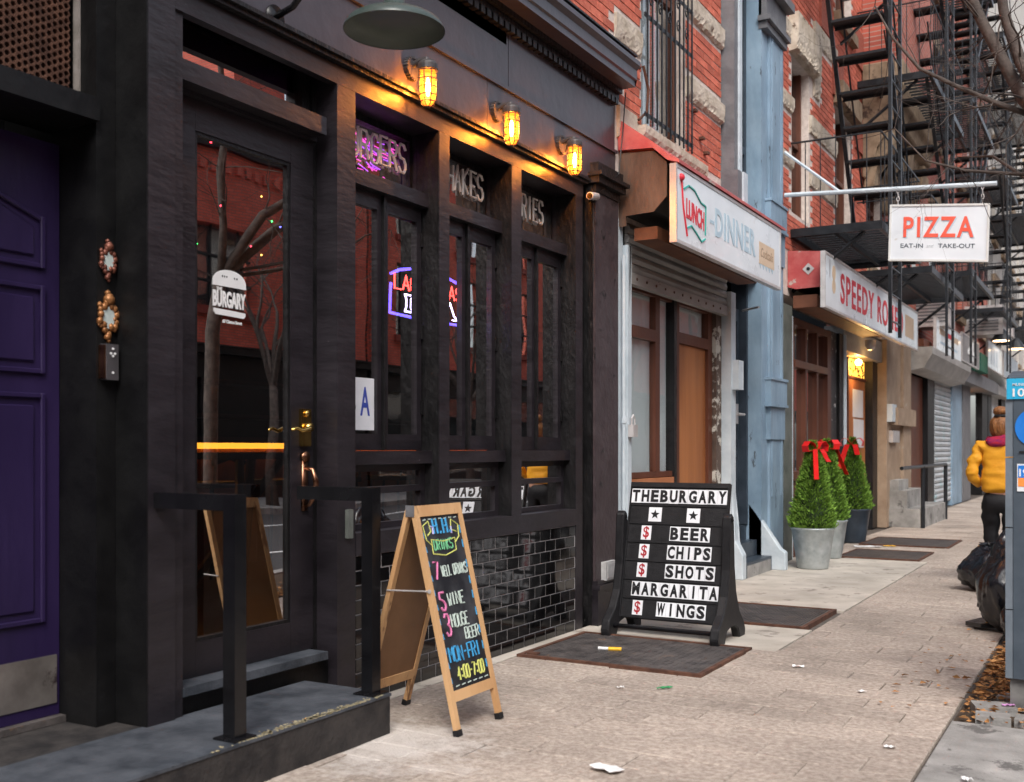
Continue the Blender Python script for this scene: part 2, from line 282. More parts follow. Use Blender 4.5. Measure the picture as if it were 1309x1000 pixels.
# concrete paving slabs: strips of pavers; flush concrete areas stay clear of them
def in_conc(x, y): return (x < 1.52 and 6.93 < y < 13.25) or x < .10
def paver_mesh(w, l, seed):
    rnd = random.Random(seed); bm = bmesh.new(); box(bm, -w/2+.002, w/2-.002, -l/2+.002, l/2-.002, -.05, 0)
    for v in bm.verts:
        if v.co.z > -.01: v.co.z += rnd.uniform(-.0025, .0025)
    bmesh.ops.bevel(bm, geom=[e for e in bm.edges if all(v.co.z > -.01 for v in e.verts)], offset=.005, segments=1, affect='EDGES')
    bmesh.ops.recalc_face_normals(bm, faces=bm.faces); me = bpy.data.meshes.new('paver'); bm.to_mesh(me); bm.free(); me.materials.append(PAVER); return me
PW, PL = .2225, .445
fullp = [paver_mesh(PL, PW, k) for k in range(6)]
slots = []
row = 0; y = -1.0
while y < 62:
    x = .10 - (PL/2 if row % 2 else 0)
    while x < 2.76:
        xa, xb = max(x, .10), min(x+PL, 2.76)
        if y+PW/2 > 6.93 and y+PW/2 < 13.25: xa = max(xa, 1.52)
        if xb-xa > .012: slots.append((xa, xb, y, y+PW))
        x += PL
    y += PW; row += 1
vis = [s for s in slots if s[2] > 2.6 and (s[0]+s[1])/2 > .6-(s[2]-3)*.6]; vis.sort(key=lambda s: s[2])
big = set(vis[:300]); far = bmesh.new(); cache = {}
for s in slots:
    xa, xb, ya, yb = s; w = xb-xa; rz = random.uniform(-.006, .003)
    if s in big:
        key = round(w, 2)
        if abs(w-PL) < .01: me = random.choice(fullp)
        else: me = cache.setdefault(key, paver_mesh(w, PW, 99+key))
        o = link('paver', me, None, pv, ((xa+xb)/2, (ya+yb)/2, rz*.6)); o.rotation_euler = (random.uniform(-.003, .003), random.uniform(-.002, .002), random.uniform(-.004, .004))
    else: box(far, xa+.003, xb-.003, ya+.003, yb-.003, -.015, rz*.5)
o = obj('paver_far', far, PAVERS, pv); o['kind'] = 'stuff'
# poured concrete areas along the shops
for b in ((.0, .098, -2, 6.93), (0, 1.515, 6.935, 7.88), (1.05, 1.515, 7.88, 7.885), (0, .53, 7.9, 8.9), (0, 1.515, 8.93, 11.05), (0, 1.515, 11.06, 13.24)):
    if b[3]-b[2] > .1: obj('concrete_slab', B((b[0], b[1], b[2], b[3], -.05, .002)), CONC, pv, bev=.004)
obj('concrete_slab', B((2.775, 4.14, 2.0, 4.35, -.05, -.002)), CONCG, pv, bev=.006)
obj('concrete_slab', B((2.775, 4.14, 4.36, 5.62, -.05, -.001)), CONCG, pv, bev=.006)
obj('concrete_slab', B((2.775, 4.14, -2, 1.99, -.05, -.002)), CONCG, pv, bev=.006)
obj('concrete_slab', B((2.775, 4.14, 9.2, 60, -.05, -.001)), CONCG, pv, bev=.006)
# tree pit with earth and fallen leaves
soil = mat('soil', (.04, .028, .018), (.09, .06, .04), 18, .95, 1)
tag(obj('tree_pit', B((2.775, 4.1, 5.63, 9.19, -.05, -.012)), soil), kind='structure')
lf = bmesh.new(); rnd = random.Random(3)
for k in range(1500):
    e = rnd.random()
    x = 2.80+abs(rnd.gauss(0, .22)) if e < .75 else 2.74+rnd.uniform(-.35, .8); yy = rnd.gauss(6.9, .75)
    if not 5.62 < yy < 9: continue
    if x < 2.77 and rnd.random() < .6: continue
    s = rnd.uniform(.012, .032); M = Matrix.Translation((x, yy, rnd.uniform(.004, .03) if x > 2.78 else .012)) @ Matrix.Rotation(rnd.uniform(0, 6.3), 4, 'Z') @ Matrix.Rotation(rnd.gauss(0, .45), 4, 'X')
    vs = [lf.verts.new(M @ Vector(p)) for p in ((-s, 0, 0), (0, s*.5, s*.25), (s, 0, 0), (0, -s*.5, s*.2))]; lf.faces.new(vs)
tag(obj('leaf_litter', lf, mat('dead_leaf', (.25, .10, .03), (.45, .24, .09), 9, .8, island=.5)), 'dry brown fallen leaves heaped in the tree pit by the parking meter', 'leaf litter', kind='stuff')
for (x, yy, w, l, a) in ((2.95, 5.72, .16, .12, .1), (3.15, 5.74, .2, .12, -.05), (2.93, 5.95, .2, .14, .3), (3.0, 6.2, .14, .11, -.2)):
    bm = bmesh.new(); box(bm, -w/2, w/2, -l/2, l/2, -.06, .03, Matrix.Translation((x, yy, 0)) @ Matrix.Rotation(a, 4, 'Z')); obj('paving_block', bm, CONCG, bpy.data.objects['tree_pit'], bev=.012)
# ---- steel plates and gratings set in the pavement ----
def plate(name, label, corners, rim=.03, slats=0, m=IRONP, z=.012):
    t = thing(name, label, 'cellar hatch' if 'hatch' in name else 'grating', ((corners[0][0]+corners[2][0])/2, (corners[0][1]+corners[2][1])/2, 0)); bm = bmesh.new(); x0, y0 = corners[0]; x1, y1 = corners[2]
    fr = B((x0, x1, y0, y0+rim, -.03, z+.006), (x0, x1, y1-rim, y1, -.03, z+.006), (x0, x0+rim, y0+rim, y1-rim, -.03, z+.006), (x1-rim, x1, y0+rim, y1-rim, -.03, z+.006)); obj('rim', fr, RUST, t)
    if slats:
        dk = obj('pit', B((x0+rim, x1-rim, y0+rim, y1-rim, -.03, -.004)), WINDK, t); n = slats; bm = bmesh.new(); w = (x1-x0-2*rim)/n
        for k in range(n): box(bm, x0+rim+k*w, x0+rim+k*w+w*.6, y0+rim+.002, y1-rim-.002, -.004, z)
        o = obj('grate_bar', bm, m, t); o['kind'] = 'stuff'
    else:
        xm = (x0+x1)/2
        for a, b in ((x0+rim+.003, xm-.003), (xm+.003, x1-rim-.003)):
            lf_ = obj('door_leaf', B((a, b, y0+rim+.003, y1-rim-.003, -.02, z)), m, t, bev=.002); bm = bmesh.new(); nx = int((b-a)/.045); ny = int((y1-y0-2*rim)/.045)
            for i in range(nx):
                for j in range(ny):
                    M = Matrix.Translation((a+.02+i*.045, y0+rim+.025+j*.045, z)) @ Matrix.Rotation(R(45 if (i+j) % 2 else -45), 4, 'Z'); box(bm, -.013, .013, -.003, .003, 0, .0022, M)
            o = obj('tread_pattern', bm, m, lf_); o['kind'] = 'stuff'
        obj('hinge', B((x0+.05, x0+.12, y0+.05, y0+.10, z, z+.012)), RUST, t)
    return t
plate('cellar_hatch', 'rust rimmed steel cellar hatch under the black letter board sign', ((.11, 5.93), 0, (1.36, 6.92)))
plate('pavement_grate', 'brown ribbed steel grate in the pale concrete behind the letter board sign', ((.54, 7.89), 0, (1.46, 8.91)), slats=34)
plate('pavement_grate', 'ribbed steel plate in front of the two galvanised buckets, nearer of two', ((.45, 13.30), 0, (1.42, 14.45)), slats=30)
plate('pavement_grate', 'ribbed steel plate before the lit pizzeria door, farther of two', ((.32, 15.2), 0, (1.5, 16.54)), slats=30)
# ---- litter ----
def scrap(label, x, y, w, l, m, a, n='paper_scrap', cat='litter', z=.006):
    bm = bmesh.new(); M = Matrix.Translation((x, y, z)) @ Matrix.Rotation(a, 4, 'Z'); rr = random.Random(label); N_ = 5
    g = [[bm.verts.new(M @ Vector((-w/2+w*i/N_, -l/2+l*j/2+rr.uniform(-.1, .1)*l, rr.uniform(0, .012)))) for i in range(N_+1)] for j in range(3)]
    for j in range(2):
        for i in range(N_): bm.faces.new((g[j][i], g[j][i+1], g[j+1][i+1], g[j+1][i]))
    r = bmesh.ops.extrude_face_region(bm, geom=bm.faces[:]); bmesh.ops.translate(bm, verts=[v for v in r['geom'] if isinstance(v, bmesh.types.BMVert)], vec=(0, 0, .002))
    return alone(n, bm, m, label, cat)
GRN = mat('green_plastic', (.03, .22, .08), None, 9, .4); PINKP = mat('pink_paper', (.5, .25, .5), None, 9, .6); YEL = mat('yellow_plastic', (.75, .42, .02), None, 9, .5)
scrap('folded white paper scrap lying alone in the foreground below the chalkboard', 1.635, 4.03, .13, .075, WHITE, -.2)
scrap('small white paper scrap on the paving beside the cellar hatch', 1.07, 5.42, .045, .022, WHITE, .6)
scrap('thin green plastic strip on the paving in front of the cellar hatch', 1.29, 5.53, .10, .015, GRN, .9)
scrap('tiny bluish white scrap on the paving right of the letter board sign', 1.78, 6.5, .07, .03, WHITE, .3)
scrap('tiny white scrap on the paving in the middle of the walkway', 2.26, 6.0, .05, .03, WHITE, 1.)
scrap('white crumpled tissue among the leaves by the parking meter', 2.96, 6.9, .11, .07, WHITE, .5, z=.02)
scrap('white torn paper on the leaves nearest the parking meter base', 3.02, 6.55, .10, .06, WHITE, 1.4, z=.02)
scrap('pink paper scrap by the tree pit kerb stones', 3.0, 5.95, .06, .04, PINKP, .2, z=.03)
scrap('white paper scrap in the right foreground on grey concrete', 2.60, 4.95, .05, .03, WHITE, .2)
scrap('white scrap at the bottom right corner on grey concrete', 2.96, 4.62, .04, .025, WHITE, .6)
bm = bmesh.new(); tube(bm, [(.56, 6.37, .022), (.64, 6.40, .022)], .012, 8); t = alone('cigarette_packet_stub', bm, YEL, 'small yellow and white butt lying on the cellar hatch', 'litter')
bm = bmesh.new(); tube(bm, [(.49, 6.36, .022), (.558, 6.37, .022)], .011, 8); obj('stub_paper', bm, WHITE, None).parent = t; bpy.data.objects['stub_paper'].location = (0, 0, 0)
scrap('flat white flyer on the ground by the far steel plate', .5, 14.9, .35, .16, WHITE, .3)
scrap('yellow wrapper on the ground by the far steel plate', .75, 15.1, .16, .10, YEL, .3)

# ================= BAR STOREFRONT =================
bar = thing('bar_storefront', 'dark plum painted wooden bar front with glazed door and three window bays', 'storefront', (0, 5, 0))
def part(name, m, *boxes, bev=.004, parent=bar, smooth=False): return obj(name, B(*boxes), m, parent, smooth, bev)
part('pilaster', PAINT, (-.26, 0, 3.04, 3.185, 0, 4.2))
part('pilaster', PAINT, (-.30, 0, 4.26, 4.41, 0, 3.229)); part('pilaster_return', BLACKD, (-.19, -.002, 3.034, 3.0395, .19, 4.2), bev=0); [part('mullion_return', BLACKP, (-.165, -.003, y_, y_+.0045, z_, 3.229), bev=0) for y_, z_ in ((5.195, .901), (6.055, .901), (7.005, .901))]  # thin black sheets make the near-side faces darker than the fronts
part('mullion', PAINT, (-.165, 0, 5.20, 5.31, .901, 3.229)); part('mullion', PAINT, (-.165, 0, 6.06, 6.19, .901, 3.229))
part('end_post', PAINT, (-.30, 0, 7.01, 7.12, 0, 3.229)); part('end_post_edge', BLACKP, (-.30, -.05, 7.121, 7.24, 0, 3.9))
part('header', PAINT, (-.05, 0, 3.186, 4.26, 3.23, 3.328)); part('header', PAINT, (-.34, 0, 4.2605, 7.13, 3.23, 3.328)); [part('transom_divider', PAINT, (-.30, -.166, a_, b_, 2.862, 3.229)) for a_, b_ in ((5.20, 5.31), (6.06, 6.19))]
part('ledge', BLACKP, (-.05, .035, 3.187, 7.14, 3.33, 3.35), (-.05, .055, 3.187, 7.16, 3.352, 3.372), bev=.003)
part('frieze', PAINTH, (-.30, .005, 3.187, 5.735, 3.374, 3.695), (-.30, .005, 5.74, 7.7, 3.374, 3.695), bev=.003)
part('frieze_panel', PAINTH, (-.30, .0, 3.187, 6.01, 3.722, 4.13), (-.30, .0, 6.018, 7.7, 3.722, 4.13), bev=.003)
part('bead', PAINTH, (-.30, .022, 3.187, 7.71, 3.696, 3.72), bev=.008)
bm = bmesh.new(); yy = 3.2
while yy < 7.66: box(bm, -.05, .045, yy, yy+.05, 4.075, 4.12); yy += .075
o = obj('dentil', bm, BLACKP, bar, bev=.008); o['kind'] = 'stuff'
part('cornice_bed', BLACKP, (-.3, .03, 3.187, 7.72, 4.131, 4.17), (-.3, .06, 3.187, 7.72, 4.171, 4.205), bev=.004)
bm = bmesh.new(); prism(bm, [(-.3, 4.206), (.17, 4.206), (.17, 4.25), (.185, 4.26), (.185, 4.33), (.215, 4.36), (.215, 4.395), (-.02, 4.43), (-.3, 4.43)], 'y', 3.187, 7.72)
obj('cornice', bm, PAINTH, bar)
part('cornice_flashing', BLACKP, (-.02, .20, 3.187, 7.70, 4.431, 4.445), bev=.004)
# big cast pilaster at the far end
part('cast_pilaster', mat('cast_pilaster_paint', (.042, .030, .034), (.062, .046, .05), 5, .5, 1., 12, c3=(.012, .011, .012), c3lo=.60, c3scale=6), (-.10, .04, 7.26, 7.68, .34, 3.30), bev=.008)
part('pilaster_edge', BLACKP, (-.16, .02, 7.241, 7.259, 0, 3.35), bev=.002)
part('pilaster_base', PAINT, (-.10, .07, 7.245, 7.70, 0, .27), (-.1, .085, 7.243, 7.71, .271, .31), (-.1, .065, 7.25, 7.69, .311, .339), bev=.010)
part('pilaster_capital', BLACKP, (-.1, .05, 7.25, 7.69, 3.301, 3.36), (-.1, .09, 7.22, 7.72, 3.361, 3.41), (-.1, .12, 7.20, 7.73, 3.411, 3.44), (-.1, .075, 7.24, 7.70, 3.441, 3.52), bev=.012)
# step at the bar entrance, tile wall, tiles
st = tag(obj('entrance_step', B((-.03, .50, 1.2, 4.04, 0, .176)), STEPD, bev=.008), 'low dark painted step below the bar door, worn yellow edge', 'step')
obj('step_top', B((-.03, .505, 1.195, 4.045, .177, .190)), STEPM, st, bev=.006)
wn = mat('worn_edge_paint', (.30, .25, .14), (.42, .37, .25), 30, .8, .4)
rnd = random.Random(5); bm = bmesh.new()
for k in range(420):
    yy = rnd.gauss(3.5, .22)
    if 2.6 < yy < 4.0:
        w = rnd.uniform(.003, .014); xx = .503-abs(rnd.gauss(0, .018)); M = Matrix.Translation((xx, yy, .1895)) @ Matrix.Rotation(rnd.uniform(0, 3), 4, 'Z'); prism(bm, [(-w*.6, -w*.3), (0, -w*.7), (w*.6, -w*.2), (w*.5, w*.5), (-w*.3, w*.6)], 'z', 0, .0018, M)
o = obj('worn_patch', bm, wn, st); o['kind'] = 'stuff'
tw = obj('tiled_wall', B((-.30, -.007, 4.411, 7.009, 0, .779)), GROUT, bar)
def tile_mesh(w, h):
    bm = bmesh.new(); box(bm, 0, .0045, -w/2+.0045, w/2-.0045, -h/2+.003, h/2-.003); bmesh.ops.bevel(bm, geom=[e for e in bm.edges if all(v.co.x > .004 for v in e.verts)], offset=.002, segments=1, affect='EDGES')
    bmesh.ops.recalc_face_normals(bm, faces=bm.faces); me = bpy.data.meshes.new('tile'); bm.to_mesh(me); bm.free(); me.materials.append(TILE); return me
tm = {}
for r_ in range(10):
    yy = 4.412 - (.076 if r_ % 2 else 0)
    while yy < 7.0:
        a, b = max(yy, 4.412), min(yy+.152, 7.008)
        if b-a > .012:
            me = tm.setdefault(round(b-a, 3), None) or tile_mesh(b-a, .0778); tm[round(b-a, 3)] = me
            o = link('tile', me, None, tw, (-.007, (a+b)/2, .0389+r_*.0778)); o.rotation_euler = (0, random.uniform(-.008, .008), random.uniform(-.008, .008))
        yy += .152
part('sill_band', PAINT, (-.30, .004, 4.411, 7.04, .78, .90), bev=.008)
# windows of the three bays
bays = [(4.411, 5.199), (5.311, 6.059), (6.191, 7.009)]
for bi, (a, b) in enumerate(bays):
    part('transom_rail', PAINT, (-.25, -.07, a, b, 2.78, 2.86)); part('sill_rail', PAINT, (-.24, -.045, a, b, 1.26, 1.335), bev=.007)
    lw = part('lower_window', PAINT, (-.14, -.10, a, a+.05, .901, 1.258), (-.14, -.10, b-.05, b, .901, 1.258), (-.14, -.10, a+.05, b-.05, .901, .935), (-.14, -.09, a+.05, b-.05, 1.10, 1.135), (-.14, -.10, a+.05, b-.05, 1.22, 1.258))
    obj('pane', B((-.125, -.119, a+.05, b-.05, .935, 1.22)), GLASS, lw)
    tr = part('transom_window', BLACKP, (-.25, -.20, a, a+.05, 2.861, 3.228), (-.25, -.20, b-.02, b, 2.861, 3.228), (-.25, -.20, a+.05, b-.02, 2.861, 2.90), (-.25, -.20, a+.05, b-.02, 3.19, 3.228))
    obj('pane', B((-.226, -.220, a+.05, b-.02, 2.90, 3.19)), GLASS, tr)
    m_ = (a+b)/2
    for s, (c, d) in enumerate(((a+.012, m_-.002), (m_+.002, b-.012))):
        cw = part('casement', PAINT, (-.16, -.12, c, c+.048, 1.337, 2.778), (-.16, -.12, d-.048, d, 1.337, 2.778), (-.16, -.12, c+.048, d-.048, 1.337, 1.43), (-.16, -.12, c+.048, d-.048, 2.69, 2.778))
        obj('pane', B((-.146, -.140, c+.047, d-.047, 1.43, 2.69)), GLASS, cw)
        for hz in (1.55, 2.0, 2.55):
            if s: obj('hinge', B((-.119, -.108, d-.012, d+.008, hz, hz+.08)), BLACKP, cw, bev=.002)
    part('astragal', BLACKP, (-.119, -.10, m_-.012, m_+.012, 1.34, 2.775), bev=.003)
for s, y0, w, z0 in (('BURGERS', 4.54, .61, 2.985), ('SHAKES', 5.50, .53, 3.0), ('FRIES', 6.47, .40, 3.0)):
    bm = bmesh.new(); strokes(bm, s, w, .165, frame_m((-.196, y0-.015, z0), *EAST), .0085, jit=.35, gap=1.5); o = obj('lettering', bm, CREAM, bar)
obj('paper_tag', B((-.217, -.214, 6.47, 6.53, 2.93, 3.06)), WHITE, bar)
# door bay
part('transom_bar', PAINT, (-.20, -.02, 3.242, 4.20, 2.95, 3.04), bev=.006); part('door_jamb', PAINT, (-.30, -.015, 3.186, 3.24, 0, 3.229))
part('door_jamb', BLACKP, (-.30, -.135, 4.225, 4.258, .19, 3.229))
tr = part('transom_window', BLACKP, (-.20, -.15, 3.25, 3.29, 3.041, 3.36), (-.20, -.15, 4.16, 4.22, 3.041, 3.36), (-.20, -.15, 3.29, 4.16, 3.32, 3.36)); obj('pane', B((-.18, -.174, 3.29, 4.16, 3.041, 3.32)), GLASS, tr)
dr = part('glazed_door', PAINT, (-.175, -.13, 3.245, 3.42, .315, 2.93), (-.175, -.13, 4.055, 4.222, .315, 2.93), (-.175, -.13, 3.421, 4.054, 2.79, 2.93), (-.175, -.13, 3.421, 4.054, .315, .47), bev=.004)
obj('glazing_bead', B((-.16, -.136, 3.42, 3.437, .47, 2.79), (-.16, -.136, 4.037, 4.055, .47, 2.79), (-.16, -.136, 3.437, 4.037, .47, .487), (-.16, -.136, 3.437, 4.037, 2.773, 2.79)), BLACKP, dr, bev=.004)
obj('pane', B((-.158, -.152, 3.43, 4.045, .48, 2.78)), GLASS, dr)
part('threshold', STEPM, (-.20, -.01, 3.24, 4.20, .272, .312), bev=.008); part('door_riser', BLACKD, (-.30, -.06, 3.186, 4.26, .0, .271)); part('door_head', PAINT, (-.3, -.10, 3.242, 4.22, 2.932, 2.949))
# burger logo decal on the door glass
DX = -.151
def burger(y0, z0, w):
    M = frame_m((DX, y0, z0), *EAST); k = w
    bun = bmesh.new(); pts = [(0, .63)] + [(.5-.5*cos(pi*i/16), .66+.34*sin(pi*i/16)**.75) for i in range(17)] + [(1, .63)]
    prism(bun, [(p[0]*k, p[1]*k) for p in pts], 'z', 0, .002, M)
    obj('burger_decal', bun, WHITE, dr); bun = bmesh.new()
    prism(bun, [(.03*k, .13*k), (.03*k, .06*k), (.09*k, .0), (.93*k, -.02*k), (.98*k, .03*k), (.98*k, .10*k), (.5*k, .12*k)], 'z', 0, .002, M)
    d = obj('burger_decal', bun, WHITE, dr)
    obj('decal_text', text_bm('BURGARY', .98*k, .36*k, M @ Matrix.Translation((.01*k, .17*k, 0)), .002, .03), WHITE, d)
    obj('decal_text', text_bm('THE', .16*k, .07*k, M @ Matrix.Translation((.12*k, .53*k, .0)), .002, .01), WHITE, d)
    obj('decal_text', text_bm('67 Clinton Street', .58*k, .075*k, M @ Matrix.Translation((.3*k, -.17*k, 0)), .002, .01), WHITE, d)
    sd2 = obj('decal_text', text_bm('* * *', .17*k, .05*k, M @ Matrix.Translation((.26*k, .82*k, .0021)), .001, .02), INK, d)
    obj('decal_text', text_bm('* *', .12*k, .05*k, M @ Matrix.Translation((.62*k, .81*k, .0021)), .001, .02), INK, d)
burger(3.545, 1.975, .215)
# door hardware
lk = obj('lock_plate', B((-.129, -.108, 4.115, 4.185, 1.36, 1.55)), BRASS, dr, bev=.008)
bm = bmesh.new(); disc(bm, (-.108, 4.15, 1.455), .022, .03); tube(bm, [(-.075, 4.15, 1.455), (-.065, 4.12, 1.45), (-.07, 4.07, 1.437), (-.07, 4.03, 1.45), (-.075, 4.00, 1.44)], [.013, .012, .010, .009, .006], 8); disc(bm, (-.108, 4.15, 1.525), .018, .012)
obj('lever_handle', bm, BRASS, lk, smooth=True)
bm = bmesh.new(); disc(bm, (-.129, 4.15, 1.305), .028, .02); box(bm, -.129, -.118, 4.13, 4.17, 1.03, 1.30); tube(bm, [(-.12, 4.15, 1.25), (-.07, 4.15, 1.24), (-.055, 4.16, 1.18), (-.06, 4.165, 1.12), (-.09, 4.15, 1.06), (-.12, 4.15, 1.05)], [.010, .012, .015, .014, .010, .008], 8); obj('pull_handle', bm, COPPER, dr, smooth=True)
# small grey mail slot box on pilaster B and white sticker
alone('door_buzzer_box', B((0.0, .022, 4.325, 4.365, .88, 1.03)), mat('grey_box_paint', (.09, .10, .09), (.14, .15, .14), 9, .5), 'narrow grey box screwed to the pillar beside the right handrail', 'box', bev=.006)
alone('outlet_box', B((.041, .085, 7.36, 7.56, .335, .475), (.085, .09, 7.38, 7.54, .35, .46)), mat('outlet_grey', (.45, .45, .45), (.6, .6, .6), 20, .5), 'small light grey outlet box on the foot of the cast pillar', 'electrical box', bev=.006)
# purple residential door left of the bar
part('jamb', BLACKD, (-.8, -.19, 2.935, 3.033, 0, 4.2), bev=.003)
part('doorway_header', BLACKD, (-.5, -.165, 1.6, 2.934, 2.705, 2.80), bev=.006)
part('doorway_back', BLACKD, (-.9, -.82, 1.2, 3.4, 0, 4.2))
pd = part('purple_door', PURPLE, (-.46, -.42, 1.9, 2.93, .22, 2.64), bev=.003)
def panel(y0, y1, z0, z1, slope=0):
    fr = bmesh.new(); t_ = .022
    for q in ((y0, y0+t_, z0, z1+0), (y1-t_, y1, z0, z1-slope), (y0+t_, y1-t_, z0, z0+t_)): box(fr, -.419, -.404, *q)
    M = Matrix.Translation((0, 0, 0)); prism(fr, [(y0+t_, z1-t_-slope*.05), (y1-t_, z1-t_-slope), (y1-t_, z1-slope), (y0+t_, z1-slope*.05)], 'x', -.419, -.404)
    obj('panel_moulding', fr, PURPLE, pd, bev=.004)
    ip = bmesh.new(); prism(ip, [(y0+.05, z0+.05), (y1-.05, z0+.05), (y1-.05, z1-slope-.05), (y0+.05, z1-.05)], 'x', -.419, -.409); obj('panel', ip, PURPLE, pd, bev=.006)
for y0, y1 in ((2.04, 2.40), (2.49, 2.855)):
    panel(y0, y1, 2.10, 2.44, .12 if y0 > 2.4 else -.0); panel(y0, y1, 1.66, 2.03); panel(y0, y1, .62, 1.58)
obj('kick_plate', B((-.419, -.415, 1.93, 2.915, .27, .475)), STEEL, pd)
part('door_threshold', IRONP, (-.5, -.38, 1.8, 2.934, .19, .218))
tag(obj('doorway_step', B((-.8, -.005, .8, 3.038, 0, .188)), STEPD, bev=.012), 'dark worn stone step below the purple door', 'step')
# honeycomb grille above the purple door
bm = bmesh.new(); s_ = .030; cols, rows = 17, 16
for i in range(cols):
    for j in range(rows):
        cy = 2.905-.03-i*s_*.9; cz = 2.815+j*s_*1.04+(s_*.52 if i % 2 else 0)
        o_ = [(cy+s_*.62*cos(pi/3*k), cz+s_*.60*sin(pi/3*k)) for k in range(6)]; i_ = [(cy+s_*.42*cos(pi/3*k), cz+s_*.42*sin(pi/3*k)) for k in range(6)]
        for x_ in (-.30,):
            ov = [bm.verts.new((x_, *p)) for p in o_]; iv = [bm.verts.new((x_, *p)) for p in i_]; bv = [bm.verts.new((x_-.02, *p)) for p in i_]
            for k in range(6): bm.faces.new((ov[k], ov[(k+1) % 6], iv[(k+1) % 6], iv[k])); bm.faces.new((iv[k], iv[(k+1) % 6], bv[(k+1) % 6], bv[k]))
g = obj('honeycomb_grille', bm, RUST, bar); g['kind'] = 'stuff'
part('grille_edge', mat('pale_edge', (.2, .18, .16), (.3, .27, .25), 20, .7), (-.32, -.285, 2.922, 2.932, 2.80, 3.6))
# ornaments on the recessed jamb
def mirror(z, s, label, m):
    c = Vector((-.19, 2.985, z)); t = thing('mirror', label, 'mirror', c, 'ornate mirrors beside the purple door'); bm = bmesh.new(); n = 40
    for k in range(n):
        a = 2*pi*k/n; rr = 1+.18*sin(a*6+1)+.12*sin(k*1.7); r0 = .0085*s*(1+.6*sin(k*2.3)); M = Matrix.Translation(c+Vector((.012, sin(a)*.040*s*rr, cos(a)*.062*s*rr))) @ Matrix.Diagonal((.9, 1, 1.2, 1)); bmesh.ops.create_icosphere(bm, subdivisions=1, radius=r0*1.25, matrix=M)
    for dz, w in ((.085, .02), (.10, .014), (-.085, .016), (-.10, .01), (.072, .028)): bmesh.ops.create_icosphere(bm, subdivisions=1, radius=w*s, matrix=Matrix.Translation(c+Vector((.012, .005*sin(dz*99), dz*s))))
    obj('ornate_frame', bm, m, t, smooth=True); bm = bmesh.new(); disc(bm, c, .03*s, .016, 'x', 20)
    for v in bm.verts: v.co.z = c.z+(v.co.z-c.z)*1.65
    obj('mirror_glass', bm, mat('mirror_face', (.45, .52, .5), (.55, .62, .6), 40, .25), t)
mirror(2.135, .82, 'small oval mirror in dark reddish carved frame, upper of two by the purple door', mat('red_gilt', (.12, .04, .03), (.22, .08, .05), 20, .4, metal=.4))
mirror(1.90, 1., 'oval mirror in orange bronze carved frame just above the intercom', mat('bronze_gilt', (.22, .09, .03), (.36, .16, .06), 20, .4, metal=.4))
t = thing('intercom', 'grey door intercom with small buttons under the oval mirrors', 'intercom', (-.19, 2.985, 1.70))
obj('casing', B((-.19, -.15, 2.955, 3.015, 1.635, 1.785)), mat('intercom_grey', (.09, .085, .09), (.12, .11, .12), 9, .4, metal=.4), t, bev=.006); obj('side_plate', B((-.188, -.155, 2.945, 2.954, 1.64, 1.78)), COPPER, t)
bm = bmesh.new(); [disc(bm, (-.15, y_, z_), .005, .004) for y_, z_ in ((2.985, 1.765), (2.975, 1.745), (2.995, 1.745), (2.985, 1.735), (2.985, 1.665))]; obj('button', bm, WHITE, t)
bm = bmesh.new(); disc(bm, (-.125, 3.0385, 1.20), .01, .002, 'x'); 
for v in bm.verts: v.co = Vector((v.co.x, 3.0375+(v.co.x+.125)*-.5, v.co.z+(.0)))
bm.free(); bm = bmesh.new(); box(bm, -.12, -.10, 3.037, 3.0395, 1.185, 1.205); box(bm, -.117, -.103, 3.037, 3.0395, 1.207, 1.220); alone('paint_mark', bm, WHITE, 'small white mark on the black wall left of the handrail', 'sticker')
# handrails
def rail(name, y, label):
    s = .032; t = thing(name, label, 'handrail', (.43, y, .19), 'handrails on the bar step')
    obj('post', B((.43-s, .43+s, y-s, y+s, .198, 1.165)), RAILM, t, bev=.004); obj('top_bar', B((.0, .43-s-.001, y-s, y+s, 1.10, 1.1645)), RAILM, t, bev=.004); obj('base_plate', B((.43-.06, .43+.06, y-.06, y+.06, .1915, .198)), RAILM, t)
rail('handrail', 3.10, 'black square steel handrail on the left end of the bar step'); rail('handrail', 3.985, 'black square steel handrail behind the chalkboard sign')
# interior of the bar
room = part('bar_room', mat('bar_wall', (.02, .014, .012), (.05, .035, .028), 3, .8), (-6.1, -6, 2.9, 14, 0, 3.40), (-6, -.3, 2.96, 3.02, 0, 3.40), (-6, -.9, 14, 14.1, 0, 3.40), (-6, -.30, 3.02, 14, 3.345, 3.40), (-.95, -.9, 7.3, 14, 0, 3.345), (-.9, -.30, 7.26, 7.3, 0, 3.345), bev=0)
part('bar_floor', mat('bar_floorboards', (.05, .035, .025), (.09, .065, .045), 3, .35, stretch=(1, .1, 1)), (-6, -.30, 3.05, 14, .2, .28), bev=0)
ct = thing('bar_counter', 'wooden bar counter lit by a warm strip inside the dark bar', 'bar counter', (-3.6, 7, .28))
obj('counter_top', B((-4.3, -3.45, 3.3, 13, 1.40, 1.45)), WOODD, ct, bev=.01); bm = bmesh.new(); yy = 3.4
while yy < 12.9: box(bm, -3.75, -3.6, yy, yy+.14, .28, 1.398); yy += .145
o = obj('front_board', bm, WOOD, ct, bev=.004); o['kind'] = 'stuff'
obj('light_strip', B((-3.58, -3.56, 3.4, 12.9, 1.345, 1.398)), emit('warm_strip', (1, .36, .03), 3.2), ct)
obj('back_shelf', B((-5.9, -5.5, 4, 13, 1.7, 1.75), (-5.9, -5.5, 4, 13, 2.1, 2.15)), WOODD, ct)
t = thing('bar_stool', 'dark bar stool with curved back standing at the lit counter', 'bar stool', (0, 0, 0), 'bar stools inside the bar')
